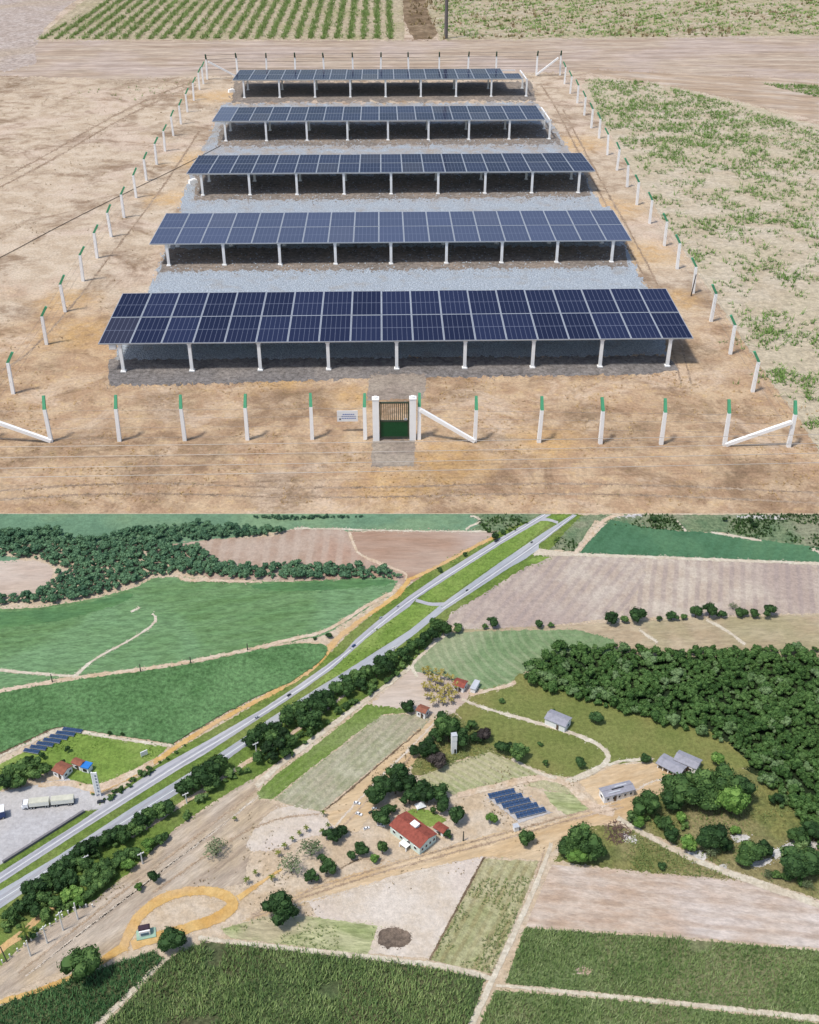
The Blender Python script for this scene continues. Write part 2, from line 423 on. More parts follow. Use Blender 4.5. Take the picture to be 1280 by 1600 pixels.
sheet('weedy_field', [(690, 62), (900, 60), (1290, 55), (1700, 48), (1300, -90), (660, -90), (668, 20)], M_weedsoil, 3, 1.0, 6, 0, 0, ymin=None)
sheet('sandy_field', [(905, 120), (1000, 127), (1130, 152), (1280, 196), (1500, 255), (1700, 802), (1330, 802), (1255, 660), (1200, 590), (1140, 500), (1060, 380), (980, 255), (925, 165)], M_pale_sand, 2, 1.6, 7, 1, 0, ymin=None)

def gravel_mat():
    t = NT('gravel'); co = t.coord()
    v = t.n('ShaderNodeTexVoronoi'); v.inputs['Scale'].default_value = 16.0; t.l(co, v.inputs['Vector'])
    nf = t.noise(co, 14.0, 6, 0.75); nm = t.noise(co, 1.1, 6, 0.65)
    col = t.mix(t.mr(v.outputs['Distance'], 0.0, 0.6), C0('dde5ec'), C0('aab2b9'))
    col = t.mix(t.mr(nm, 0.5, 0.68, 0, 0.55), col, C0('a9a49c'))
    sx = t.n('ShaderNodeSeparateXYZ'); t.l(co, sx.inputs[0])
    col = t.mix(t.math('MULTIPLY', t.mr(sx.outputs['Y'], 52, 75, 0.0, 0.55), t.mr(nm, 0.35, 0.6)), col, C0('b49c80'))
    col = t.scale(col, t.mr(nf, 0.3, 0.7, 0.68, 1.25, False))
    t.bump(t.math('ADD', nf, v.outputs['Distance']), 0.9, 0.04)
    return t.fin(col, 0.9, 0.1)
M_gravel = gravel_mat()
sheet('gravel_pad', [(180, 566), (330, 566), (560, 562), (680, 560), (1000, 556), (1040, 556), (1040, 500), (1005, 445), (985, 400), (962, 340), (925, 300), (905, 255), (880, 222), (862, 190), (840, 160), (345, 162), (338, 190), (322, 225), (300, 262), (285, 310), (282, 335), (262, 380), (240, 440), (205, 500), (185, 545)], M_gravel, 3, 3.0, 7, 0, 0, ymin=None, label='grey gravel pad spread beneath the solar tables')
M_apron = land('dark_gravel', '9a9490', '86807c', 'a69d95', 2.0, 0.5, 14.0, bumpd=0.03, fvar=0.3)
sheet('gravel_and_shade_strip', [(172, 602), (330, 600), (560, 592), (680, 590), (1000, 585), (1060, 580), (1046, 556), (168, 562)], M_apron, 4, 2.0, 7, 0, 0, ymin=None, fleck=1.0, fw=3, fs_=0.6)
M_apron_shade = land('table_shade_gravel', 'a59a90', '90867c', 'ac9d8e', 1.6, 0.4, 12.0, bumpd=0.03, fvar=0.3)  # darker gravel tone with the shade of the tables painted in
for pl_ in ([(250, 424), (600, 421), (982, 417), (975, 384), (262, 388)], [(304, 313), (600, 311), (924, 307), (915, 272), (305, 274)], [(340, 228), (600, 227), (876, 225), (858, 194), (345, 194)], [(364, 160), (600, 159), (836, 157), (832, 128), (366, 128)]): sheet('gravel_and_shade_strip', pl_, M_apron_shade, 4, 2.0, 7, 0, 0, ymin=None, fleck=0.7, fw=3)  # strips of painted table shade before the legs of the rear tables
M_tyre_track = land('tyre_track', 'bfa68c', 'ad947b', 'c9b299', 1.6, 0.5, 10.0, bumpd=0.04, fvar=0.3)
for pl_ in ([(-40, 300), (60, 250), (160, 190), (240, 150), (300, 128)], [(-40, 312), (65, 260), (168, 197), (248, 156), (306, 133)], [(-40, 600), (40, 560), (120, 470), (180, 390), (250, 300), (315, 200)], [(1065, 600), (1040, 500), (980, 380), (920, 270), (870, 170), (845, 130)], [(1080, 600), (1056, 500), (995, 380), (932, 270), (880, 172)], [(-40, 770), (200, 752), (500, 765), (900, 752), (1320, 772)], [(-40, 784), (200, 768), (500, 780), (900, 768), (1320, 788)]):
    ribbon('tyre_track', pl_, 2.2, M_tyre_track, 2, 0.5, 2, None, None, 0.9)
M_pave = land('path_paving', 'b3a394', 'a09284', 'bcae9c', 2.2, 0.5, 16.0, bumpd=0.01, fvar=0.2)
M_conc = plain('concrete', 'b9b4ac', 0.85, 0.15, 0, 0.14, 5.0)
sheet('gravel_path', [(574, 626), (660, 622), (666, 600), (664, 584), (578, 586)], M_pave, 4, 1.5, 5, 0, 0, ymin=None)
sheet('entrance_path', [(582, 688), (649, 687), (647, 728), (580, 729)], M_pave, 4, 1.0, 5, 0, 0, ymin=None)

# ------------------------------------------------------------------ vegetation of the upper site
M_crop = foliage('crop_leaf', '66803f', '859b58', 'a8b678', k=1.2)
M_weed = foliage('weed_leaf', '5a7838', '7a9a4e', '9fb56a', k=1.15)
M_straw = foliage('straw_blade', 'a58458', 'c6a672', 'e2c99c', k=1.15)
M_dryweed = foliage('dry_weed', '7d6a4c', '9c8962', 'b9ab80', k=1.2)
pts = []
y0, y1 = G(0, 62).y + 0.3, G(0, -50).y
x_left0 = G(60, 62).x; x_right = G(628, 62).x
cols = np.arange(x_left0 + 0.3, x_right, 1.22)
for cx in cols:
    n = 800; yy = y0 + nr.uniform(0, 1, n) * (y1 - y0); keep = fbm(yy * 0.35, np.full(n, cx) * 0.35, 3) > 0.24
    xs = cx - (yy - y0) * math.sin(PSI) + nr.normal(0, 0.16, n)
    pts.append(np.stack([xs, yy, np.full(n, 0.012)], 1)[keep])
cp_ = np.concatenate(pts)
lim = x_left0 + (cp_[:, 1] - y0) * 0.02
cp_ = cp_[(cp_[:, 0] > lim + 0.0)]
tag(blades('crop_rows', cp_, nr.uniform(0.10, 0.30, len(cp_)), 0.05, 5, M_crop, 1.5), 'straight rows of low green crop beyond the dirt road')
# straggling weeds between the drills at the left side of that crop
def scatter(poly, n, thr, fs, seed=0.0, wide=0.16):
    poly = [tuple(p) for p in poly]; a = np.array(poly); lo, hi = a.min(0), a.max(0)
    W = Gn(a); wl, wh = W.min(0), W.max(0)
    P = nr.uniform(wl, wh, (n, 2)); P = P[inside(P, [tuple(w) for w in W])]
    f = fbm(P[:, 0] * fs + seed, P[:, 1] * fs + seed * 1.7, 4)
    k = nr.random(len(f)) < np.clip((f - thr) / wide + 0.06, 0, 1) ** 1.3
    return P[k], f[k]
def z3(P, z): return np.column_stack([P, np.full(len(P), z)])
P, f = scatter([(690, 60), (1290, 54), (1700, 46), (1350, -60), (665, -60)], 40000, 0.32, 0.6, 4.0, 0.4)
rowmask = np.sin((P[:, 0] * 0.66 - P[:, 1] * 0.75) * 2 * math.pi / 1.5) > -0.45
P = P[rowmask]
tag(blades('weed_cover', z3(P, 0.01), nr.uniform(0.08, 0.26, len(P)), 0.07, 5, M_weed, 1.9), 'patchy green weeds on pale soil beyond the dirt road')
P, f = scatter([(640, 62), (1290, 56), (1500, 46), (1100, -40), (640, -40)], 3500, 0.50, 0.3, 9.0)
tag(blades('dry_weeds', z3(P, 0.01), nr.uniform(0.12, 0.35, len(P)), 0.10, 6, M_dryweed, 1.4), None)
green = []
for poly, n, thr, fs, sd in (([(915, 124), (1010, 128), (1130, 158), (1300, 210), (1500, 262), (1500, 330), (1280, 300), (1100, 260), (985, 240), (940, 190)], 21000, 0.29, 0.8, 2.0),
                             ([(985, 240), (1100, 255), (1300, 300), (1500, 330), (1560, 470), (1290, 440), (1110, 440), (1040, 350)], 15000, 0.43, 1.0, 6.0),
                             ([(1110, 440), (1290, 430), (1560, 460), (1700, 800), (1340, 800), (1215, 590), (1160, 520)], 8000, 0.50, 1.0, 12.0),
                             ([(1190, 131), (1300, 134), (1500, 150), (1500, 200), (1290, 155)], 7000, 0.10, 0.5, 1.0),
                             ([(60, 150), (300, 115), (330, 125), (290, 150), (120, 180)], 260, 0.55, 0.3, 3.0)):
    P, f = scatter(poly, n, thr, fs, sd, 0.42); green.append(P)
# knotted clumps seen one by one at the right edge
for px, py, r in ((1232, 432, .5), (1190, 535, .5), (1215, 495, .35), (1262, 530, .55), (1225, 590, .65), (1262, 598, .5), (1205, 520, .3), (1275, 665, .3), (1180, 300, .6), (1150, 340, .5), (1240, 350, .6), (1120, 215, .8), (1040, 200, .9), (1010, 165, .9)):
    c = G(px, py); n = int(50 * r / 0.5); green.append(np.stack([c.x + nr.normal(0, r, n), c.y + nr.normal(0, r * 0.8, n)], 1))
P = np.concatenate(green)
tag(blades('grass_tufts', z3(P, 0.01), nr.uniform(0.05, 0.2, len(P)), 0.035, 5, M_weed, 2.2), 'ragged green grass tufts on the pale sand right of the fence')
P, f = scatter([(-40, 560), (165, 600), (560, 596), (1065, 584), (1180, 620), (1330, 640), (1360, 790), (-80, 790)], 7000, 0.50, 0.8, 5.0)
P = P[~inside(P, [tuple(w) for w in Gn([(570, 580), (668, 580), (655, 732), (574, 732)])])]
tag(blades('dry_grass', z3(P, 0.0), nr.uniform(0.02, 0.06, len(P)), 0.02, 5, M_straw, 2.2), 'short straw-coloured dry grass in front of the solar field')
P, f = scatter([(-40, 120), (300, 120), (330, 160), (240, 380), (130, 560), (-60, 560)], 4200, 0.53, 0.6, 8.0)
tag(blades('dry_scrub', z3(P, 0.0), nr.uniform(0.02, 0.08, len(P)), 0.03, 4, M_dryweed, 2.0), None)
P, f = scatter([(-60, 590), (160, 610), (560, 600), (1065, 590), (1200, 640), (1350, 790), (-80, 790)], 1500, 0.57, 0.5, 15.0)
P = P[~inside(P, [tuple(w) for w in Gn([(570, 580), (668, 580), (655, 732), (574, 732)])])]
tag(blades('burnt_stubble', z3(P, 0.0), nr.uniform(0.015, 0.045, len(P)), 0.022, 5, M_dryweed, 2.2), None)
# loose stones on the pad and stray clods
V, F = [], []
P, f = scatter([(185, 550), (1050, 540), (1000, 445), (925, 305), (860, 190), (345, 165), (300, 300), (200, 510)], 9000, 0.0, 1, 0)
base = np.array([(1, 0, 0), (-.5, .87, 0), (-.5, -.87, 0), (0, 0, .9)]); bf = np.array([(0, 1, 3), (1, 2, 3), (2, 0, 3)])
sc = nr.uniform(0.02, 0.055, len(P)); an = nr.uniform(0, 6.28, len(P))
V = base[None] * sc[:, None, None]; ca, sa = np.cos(an)[:, None], np.sin(an)[:, None]
V = np.stack([V[..., 0] * ca - V[..., 1] * sa + P[:, :1], V[..., 0] * sa + V[..., 1] * ca + P[:, 1:], V[..., 2] + 0.008], 2).reshape(-1, 3)
F = (bf[None] + 4 * np.arange(len(P))[:, None, None]).reshape(-1, 3)
o = link('gravel_stones', np_mesh('gravel_stones', V, F, [plain('stone', 'c0c8ce', 0.9, 0.1, 0, 0.4, 3.0)])); tag(o, None, None, None, 'stuff')

# ------------------------------------------------------------------ solar tables
PW, PL, PT = 1.160, 2.365, 0.04
COLP = 22.2 / 19
def panel_glass(name, sky_tone):
    t = NT(name); co = t.coord(); sx = t.n('ShaderNodeSeparateXYZ'); t.l(co, sx.inputs[0])
    oi = t.n('ShaderNodeObjectInfo')
    def line(v, period, w):
        f = t.math('FRACT', t.math('ADD', t.math('DIVIDE', v, period), 0.5))
        return t.math('LESS_THAN', t.math('ABSOLUTE', t.math('SUBTRACT', f, 0.5)), w / period / 2)
    cw = (PW - 0.05) / 6
    a = line(sx.outputs['X'], cw, 0.012)
    b = line(sx.outputs['Y'], (PL - 0.05) / 24, 0.004)
    mid = t.math('LESS_THAN', t.math('ABSOLUTE', t.math('SUBTRACT', sx.outputs['Y'], PL / 2)), 0.016)
    r = oi.outputs['Random']
    col = t.mix(t.mr(r, 0, 1, 0, 1), (0.013, 0.018, 0.042, 1), (0.019, 0.026, 0.060, 1))
    col = t.mix(t.mr(r, 0.9, 0.94, 0, 0.5), col, (0.04, 0.04, 0.05, 1))
    col = t.mix(t.math('MULTIPLY', b, 0.10), col, (0.2, 0.22, 0.3, 1))
    col = t.mix(t.math('MULTIPLY', t.math('MAXIMUM', a, mid), 0.4), col, (0.30, 0.33, 0.42, 1))
    col = t.mix(sky_tone, col, (0.15, 0.185, 0.27, 1))  # pale sky reflection painted into the glass colour
    t.fin(col, 0.16, 0.008)
    dn = t.noise(co, 3.0, 4); t.l(t.mr(dn, 0.3, 0.7, 0.06, 0.16), t.b.inputs['Roughness'])
    return t.m
M_glass = panel_glass('panel_glass', 0.0); M_glass_sky = panel_glass('sky_toned_panel_glass', 0.34)  # second glass is a paler copy with sky reflection painted in
M_alu = plain('aluminium_frame', 'c9cdd2', 0.45, 0.5, 0.3, 0.06, 4.0)
M_galv = plain('pale_concrete', 'eceae6', 0.8, 0.2, 0.0, 0.06, 6.0, 1.1)
M_white = plain('white_paint', 'f4f2ee', 0.6, 0.3, 0, 0.04, 5.0, 1.08, dirt='ddd6ca')
M_whitebox = plain('white_enamel', 'f2f2f0', 0.45, 0.4, 0, 0.04, 5.0, 1.25)
def panel_mesh(gl):
    m = MB(); w, l, t, fw = PW / 2, PL, PT, 0.026
    m.box((-w + fw / 2, l / 2, 0), (fw, l, t)); m.box((w - fw / 2, l / 2, 0), (fw, l, t))
    m.box((0, fw / 2, 0), (PW - 2 * fw, fw, t)); m.box((0, l - fw / 2, 0), (PW - 2 * fw, fw, t))
    m.add([(-w + fw, fw, t / 2 - 0.004), (w - fw, fw, t / 2 - 0.004), (w - fw, l - fw, t / 2 - 0.004), (-w + fw, l - fw, t / 2 - 0.004)], [(0, 1, 2, 3)], 1)
    m.add([(-w + fw, fw, -t / 2 + .006), (w - fw, fw, -t / 2 + .006), (w - fw, l - fw, -t / 2 + .006), (-w + fw, l - fw, -t / 2 + .006)], [(3, 2, 1, 0)], 2)
    return m.mesh('solar_panel', [M_alu, gl, M_whitebox])
ME_panel = panel_mesh(M_glass); ME_panel_sky = panel_mesh(M_glass_sky)
def leg_mesh(h):
    m = MB(); m.box((0, 0, h / 2), (0.12, 0.10, h)); m.box((0, 0, h - 0.03), (0.16, 0.13, 0.06)); m.box((0, 0, 0.02), (0.2, 0.2, 0.04)); return m.mesh('leg', M_galv)
TABLES = [  # front-left corner px, front height, rear-edge row px, columns, leftmost foot px, label
    ((153, 537), 1.18, 455, 19, 'widest solar table, nearest the green gate, with deep blue panels'),
    ((233, 381), 1.07, 331, 19, 'second solar table behind the gate, with paler blue panels'),
    ((291, 271), 1.22, 241, 19, 'middle one of the five big solar tables, dark panels on white posts'),
    ((331, 189), 1.26, 166, 18, 'solar table with bare legs beyond its right end, second from the back fence'),
    ((363, 124.5), 1.27, 108, 18, 'rearmost solar table beside the back fence, one panel missing at its right end')]
LT = PL * 2 + 0.012
tilts = []
for ti, (fl, zf, ytop, ncol, lab) in enumerate(TABLES):
    A = G(fl[0], fl[1], zf); best = (9e9, 0)
    for k in range(-120, 121):
        a = math.radians(k * 0.1); q = A + EX * 9 + EY * (LT * math.cos(a)) + Vector((0, 0, LT * math.sin(a)))
        e = abs(PX(q)[1] - ytop)
        if e < best[0]: best = (e, a)
    a = best[1]; tilts.append(math.degrees(a))
    T = thing('solar_table', lab, 'solar panels', (A.x, A.y, 0), PSI, 'solar tables inside the fence')
    for c in range(ncol):
        for r in range(2):
            if ti == 4 and c == ncol - 1 and r == 1: continue
            s0 = r * (PL + 0.012)
            o = link('solar_panel', ME_panel_sky if ti == 1 or (ti == 3 and c == 0) else ME_panel, T, ((c + 0.5) * COLP, s0 * math.cos(a), zf + s0 * math.sin(a) - PT / 2), (a + rnd.gauss(0, 0.0025), rnd.gauss(0, 0.002), 0))
    W = 19 * COLP
    d = 0.12
    for nm, yy in (('rail', 0.25), ('rail', 2.2), ('rail', 2.65), ('rail', 4.5)):
        m = MB(); zz = zf + yy * math.tan(a) - PT - 0.045; m.box(((ncol * COLP if nm else W) / 2, yy, zz), (ncol * COLP - 0.1, 0.05, 0.07)); m.obj('rail', M_galv, T)
    for i in range(9):
        x = 0.77 + i * 2.575
        for yy, h in ((0.10, zf + 0.10 * math.tan(a) - 0.05), (2.75, zf + 2.75 * math.tan(a) - 0.08)):
            link('leg', leg_mesh(h), T, (x, yy, 0))
        m = MB(); z0 = zf + 0.1 * math.tan(a) - 0.14; z1 = zf + 4.6 * math.tan(a) - 0.14
        m.add([(x - .04, .04, z0 - .05), (x + .04, .04, z0 - .05), (x + .04, 4.65, z1 - .05), (x - .04, 4.65, z1 - .05), (x - .04, .04, z0 + .05), (x + .04, .04, z0 + .05), (x + .04, 4.65, z1 + .05), (x - .04, 4.65, z1 + .05)],
              [(3, 2, 1, 0), (4, 5, 6, 7), (0, 1, 5, 4), (1, 2, 6, 5), (2, 3, 7, 6), (3, 0, 4, 7)]); m.obj('crossbeam', M_galv, T)
    if ti == 0:
        m = MB(); m.box((0.50, 0.13, zf - 0.17), (0.26, 0.16, 0.2)); m.box((0.50, 0.045, zf - 0.17), (0.2, 0.012, 0.14)); m.obj('junction_box', M_whitebox, T)
print('tilts', tilts)

# ------------------------------------------------------------------ fence
M_green = plain('green_paint', '4f9c72', 0.55, 0.3, 0, 0.12, 8.0, 1.25)
M_dgreen = plain('dark_green_cap', '3f5c48', 0.7, 0.2, 0, 0.15, 8.0, 1.3)
M_wire = plain('wire', '8a8784', 0.5, 0.4, 0.3, 0.05)
def post_proto(name, hs, ht, w, tipmat, label, lean=0.75):
    t = thing(name, label, 'fence post', (0, 0, 0), 0, 'white concrete posts of the fence')
    m = MB(); m.box((0, 0, hs / 2), (w, w, hs), 0, 0, 0.86); m.obj('shaft', M_white, t)
    m = MB(); k = w * 0.43; dy = ht * lean * 0.75
    m.add([(-k, -k, hs), (k, -k, hs), (k, k, hs), (-k, k, hs), (-k * .8, dy - k * .8, hs + ht), (k * .8, dy - k * .8, hs + ht), (k * .8, dy + k * .8, hs + ht * .92), (-k * .8, dy + k * .8, hs + ht * .92)],
          [(3, 2, 1, 0), (4, 5, 6, 7), (0, 1, 5, 4), (1, 2, 6, 5), (2, 3, 7, 6), (3, 0, 4, 7)]); m.obj('tip', tipmat, t)
    return t
PH, PTIP = 1.22, 0.40
front = [(-28, 690), (80, 690), (187, 689), (289, 688), (387, 687), (488, 686), (571, 686), (655, 686), (742, 690), (842, 691), (938, 693), (1033, 694), (1132, 696), (1232, 698)]
left = [(21, 615), (73, 538), (102, 487), (130, 439), (152, 403), (174, 370), (194, 340), (213, 309), (229, 282), (245, 257), (258, 236), (271, 212), (283, 194), (293, 175), (303, 157), (312, 140), (318, 131)]
right = [(1176, 612), (1141, 553), (1111, 502), (1083, 458), (1058, 420), (1038, 384), (1015, 349), (995, 320), (980, 292), (964, 266), (949, 242), (936, 216), (924, 200), (913, 180), (902, 161), (891, 146), (882, 131)]
back = [(324, 124), (372, 121.5), (417, 121.3), (462, 121), (507, 120.8), (552, 120.5), (595, 120.2), (639, 120), (686, 119.6), (731, 119.2), (775, 118.8), (838, 118), (875, 117.5)]
proto = post_proto('fence_post', PH, PTIP, 0.125, M_green, 'x')
proto_d = post_proto('fence_post', PH + 0.25, PTIP, 0.135, M_dgreen, 'x')
used = set(); POSTS = {}
def place_post(p, rz, lab, src):
    q = GP(*p)
    if src.name not in used:
        used.add(src.name); o = src; o.location = q; o.rotation_euler = (0, 0, rz); o['label'] = lab
    else: o = dup(src, lab, q, rz)
    o.rotation_euler = (rnd.gauss(0, 0.018), rnd.gauss(0, 0.018), rz + rnd.gauss(0, 0.05)); return o
for i, p in enumerate(front):
    if i == 0: lab = 'white fence post just outside the left edge holding up the front-left brace'
    elif i == 6: lab = 'white green-tipped fence post just left of the gate, beside the small sign'
    elif i == 7: lab = 'white green-tipped fence post touching the right gate pillar with a brace against it'
    elif i == 13: lab = 'white green-tipped corner post at the right end of the front fence'
    elif i < 6: lab = 'white green-tipped post, %s from the left edge along the front fence' % nth(i)
    else: lab = 'white green-tipped front fence post, %s to the right of the gate brace post' % nth(i - 7)
    place_post(p, PSI, lab, proto)
for i, p in enumerate(left): place_post(p, PSI - math.pi / 2, 'white fence post with green tip, %s from the near end of the left-hand fence' % nth(i + 1), proto)
for i, p in enumerate(right): place_post(p, PSI + math.pi / 2, 'white fence post with green tip, %s from the near end of the right-hand fence' % nth(i + 1), proto)
for i, p in enumerate(back):
    lab = 'tall white back corner post where the left fence ends' if i == 0 else 'tall white back corner post where the right fence ends' if i == 12 else 'white dark-tipped post behind the rearmost table, %s from the left on the back fence' % nth(i)
    place_post(p, PSI + math.pi, lab, proto_d)
def brace(a, za, b, zb, lab, bend=None):
    A = GP(*a); B = GP(*b); A = Vector((A.x, A.y, A.z + za)); B = Vector((B.x, B.y, B.z + zb)); m = MB(); c = (A + B) / 2
    d = (B - A); L = d.length; q = d.to_track_quat('X', 'Z').to_matrix().to_4x4()
    mm = MB(); mm.box((0, 0, 0), (L, 0.11, 0.12)); m.add([q @ Vector(v) for v in mm.v], mm.f); o = m.obj('fence_brace', M_white); o.location = c
    tag(o, lab, 'brace', 'diagonal fence braces')
brace((80, 691), 0.05, (-24, 691), 1.0, 'white concrete brace sloping off the left edge of the photo')
brace((742, 691.5), 0.05, (656.5, 686.6), 1.12, 'white concrete brace sloping down right from the gate')
brace((1134, 697), 0.05, (1229, 699), 0.95, 'white concrete brace leaning on the right front corner post')
brace((372, 122.5), 0.1, (328, 125), 1.35, 'white brace behind the rearmost table leaning on the left back corner post')
brace((838, 119), 0.1, (871, 118.5), 1.35, 'white brace leaning on the right back corner post')
M_barb = plain('dark_wire', '5a5552', 0.6, 0.3, 0.2, 0.05)
def wires(pl, lab, hts, mat, r=0.005):
    t = thing('fence_wire', lab, 'wire', GP(*pl[0])); b = t.location
    for h in hts:
        m = MB()
        for a, c in zip(pl[:-1], pl[1:]):
            A = GP(*a); Cc = GP(*c); m.tube((A.x - b.x, A.y - b.y, A.z + h - b.z), (Cc.x - b.x, Cc.y - b.y, Cc.z + h - b.z), r, r, 4)
        m.obj('strand', mat, t)
wires(front[:7], 'thin wire strands of the front fence left of the gate', (0.12, 0.5, 0.85, 1.15), M_wire, 0.004)
wires(front[7:], 'thin wire strands of the front fence right of the gate', (0.12, 0.5, 0.85, 1.15), M_wire, 0.004)
wires([front[0]] + left + [back[0]], 'thin wire strands along the left fence', (0.5, 0.85, 1.15), M_wire, 0.004)
wires([front[-1]] + right + [back[-1]], 'thin wire strands along the right fence', (0.5, 0.85, 1.15), M_wire, 0.004)
wires(back, 'dark barbed wire strands along the top of the back fence', (0.7, 1.2, 1.45, 1.75), M_barb, 0.012)
# pale low wires strung across the foreground
for i, (ya, yb, xe) in enumerate(((697, 686, 0), (714, 699, 0), (731, 714, 0), (745, 729, 0))):
    z = 0.55 + 0.12 * i; m = MB(); prev = None; A = G(-250, ya + 4, z); B = G(1530, yb - 12, z)
    for k in range(17):
        t_ = k / 16; q = A.lerp(B, t_); q.z -= 0.10 * 4 * t_ * (1 - t_) * 0.6
        if prev: m.tube(prev, q, 0.009, 0.009, 5)
        prev = q
    o = m.obj('wire', plain('pale_wire', 'd8cfc4', 0.5, 0.4, 0.2, 0.05)); tag(o, 'pale wire crossing the foreground below the gate, %s from the top' % nth(i + 1), 'wire', 'pale foreground wires')
for px, lab in ((-252, 'wooden post left of the photo holding the pale foreground wires'), (1532, 'wooden post right of the photo holding the pale foreground wires')):
    ya = 726 if px < 0 else 706
    A = G(px, ya, 0.5); m = MB(); m.tube((A.x, A.y, 0), (A.x, A.y, 1.15), 0.07, 0.06, 8); o = m.obj('wire_post', plain('grey_wood', '8d8274')); tag(o, lab, 'post')
# thin dark cable running over the bare ground on the left
m = MB(); cab = chaikin([(-60, 430), (0, 404), (90, 355), (190, 305), (280, 262), (345, 228)], 2, False); prev = None
for q in cab:
    w = G(q[0], q[1]); w.z = gz(w.x, w.y) + 0.03
    if prev: m.tube(prev, w, 0.016, 0.016, 5)
    prev = w
tag(m.obj('cable', plain('black_rubber', '5c5046', 0.8)), 'thin dark cable lying across the bare ground and under the left fence', 'cable')

# gate, pillars, sign
A = GP(588, 687); B = GP(645, 686); mid = (A + B) / 2; gw = (B - A).length
for q, lab in ((A, 'thick white gate pillar on the left of the green gate'), (B, 'thick white gate pillar on the right of the green gate')):
    t = thing('gate_pillar', lab, 'pillar', q, PSI, 'gate pillars')
    m = MB(); m.box((0, 0, 0.76), (0.215, 0.215, 1.52)); m.obj('shaft', M_white, t)
    m = MB(); m.box((0, 0, 1.545), (0.235, 0.235, 0.04)); m.box((0, 0, 1.60), (0.10, 0.10, 0.04)); m.obj('cap', M_white, t)
g = thing('gate', 'green metal gate with solid lower sheet and thin bars above', 'gate', mid, PSI)
iw = gw - 0.235; Mg = plain('gate_green', '14502a', 0.5, 0.4, 0, 0.15, 6.0, 1.2); Mbar = plain('gate_bar', '4d5a48', 0.5, 0.4, 0.2, 0.1, 6.0)
m = MB()
for zc in (0.10, 0.70, 1.38): m.box((0, 0, zc), (iw, 0.05, 0.05))
for sx_ in (-1, 1): m.box((sx_ * (iw / 2 - 0.025), 0.004, 0.74), (0.05, 0.05, 1.33))
m.obj('gate_frame', Mbar, g)
m = MB(); m.box((0, 0, 0.40), (iw - 0.1, 0.02, 0.54))
for k in range(9): m.box((-iw / 2 + 0.1 + k * (iw - 0.2) / 8, -0.016, 0.40), (0.03, 0.012, 0.53))
m.obj('gate_sheet', Mg, g)
bm_ = MB(); bm_.box((0, 0, 1.04), (0.026, 0.026, 0.62)); bar = bm_.mesh('bar', Mbar)
for k in range(13): link('bar', bar, g, (-iw / 2 + 0.085 + k * (iw - 0.17) / 12, 0.006, 0))
m = MB(); m.box((iw / 2 - 0.12, -0.04, 0.78), (0.1, 0.03, 0.07)); m.obj('latch', M_alu, g)
q = G(543, 650, 0.62)
sg = thing('sign', 'small white sign with blue lettering hung on the front fence wires', 'sign', (q.x, q.y, q.z), PSI)
m = MB(); m.box((0, 0, 0), (0.70, 0.025, 0.40)); m.obj('board', M_whitebox, sg)
mb = plain('blue_print', '7e93d4', 0.6); m = MB()
for r_, (x0, x1) in enumerate(((-0.16, 0.24), (-0.20, 0.28), (-0.20, 0.26))):
    x = x0
    while x < x1:
        w = rnd.uniform(0.03, 0.07); m.box((x + w / 2, -0.0145, 0.07 - r_ * 0.075), (w, 0.004, 0.03)); x += w + 0.012
tag(m.obj('lettering', mb, sg), kind='stuff')
m = MB(); m.box((-0.25, -0.0145, -0.11), (0.06, 0.004, 0.06)); m.obj('logo', plain('logo_grey', '707884', 0.6), sg)
for (px, py), lab in (((302, 286), 'small white concrete block on bare ground beside the middle solar table'), ((362, 144), 'small white concrete block left of the rearmost solar table')):
    w = GP(px, py); m = MB(); m.box((0, 0, 0.1), (0.5, 0.28, 0.2), 0, 0, 0.85); m.box((0.05, 0, 0.22), (0.22, 0.16, 0.05)); o = m.obj('concrete_block', M_white); o.location = w; o.rotation_euler.z = 0.5; tag(o, lab, 'block')
w = GP(1080, 462); m = MB(); m.tube((0, 0, 0), (0.10, 0.04, 0.95), 0.03, 0.022, 6); o = m.obj('wooden_stake', plain('dark_wood', '4c4038')); o.location = w; tag(o, 'dark stake leaning beside a post of the right-hand fence', 'stake')
w = GP(697, 60)
up = thing('utility_pole', 'grey utility pole standing in the weeds beyond the dirt road, cut by the top edge', 'utility pole', w)
m = MB(); m.tube((0, 0, 0), (0, 0, 9.0), 0.17, 0.11, 10); m.obj('shaft', plain('weathered_pole', '7d7673', 0.8), up)
m = MB(); m.box((0, 0, 8.5), (2.0, 0.1, 0.12)); m.obj('crossarm', M_galv, up)
for x in (-0.9, 0, 0.9):
    m = MB(); m.tube((x, 0, 8.56), (x, 0, 8.78), 0.05, 0.03, 8); m.obj('insulator', M_whitebox, up)

# ================================================================== LOWER SITE: farmland, highway, woods
M_yard = land('sandy_land', 'e6d4bc', 'd8c0a0', 'dcc6aa', 1.6, 0.25, 22.0, bumpd=0.012, fvar=0.14)
me = bpy.data.meshes.new('farmland'); me.from_pydata([(-400, -200, 0), (400, -200, 0), (400, YB - 0.002, 0), (-400, YB - 0.002, 0)], [], [(0, 1, 2, 3)]); me.materials.append(M_yard)
tag(link('farmland', me), 'pale sandy farmland under the fields, woods and highway', None, None, 'structure')
def D(a, b):
    v = G(*b) - G(*a); return (v.x, v.y)

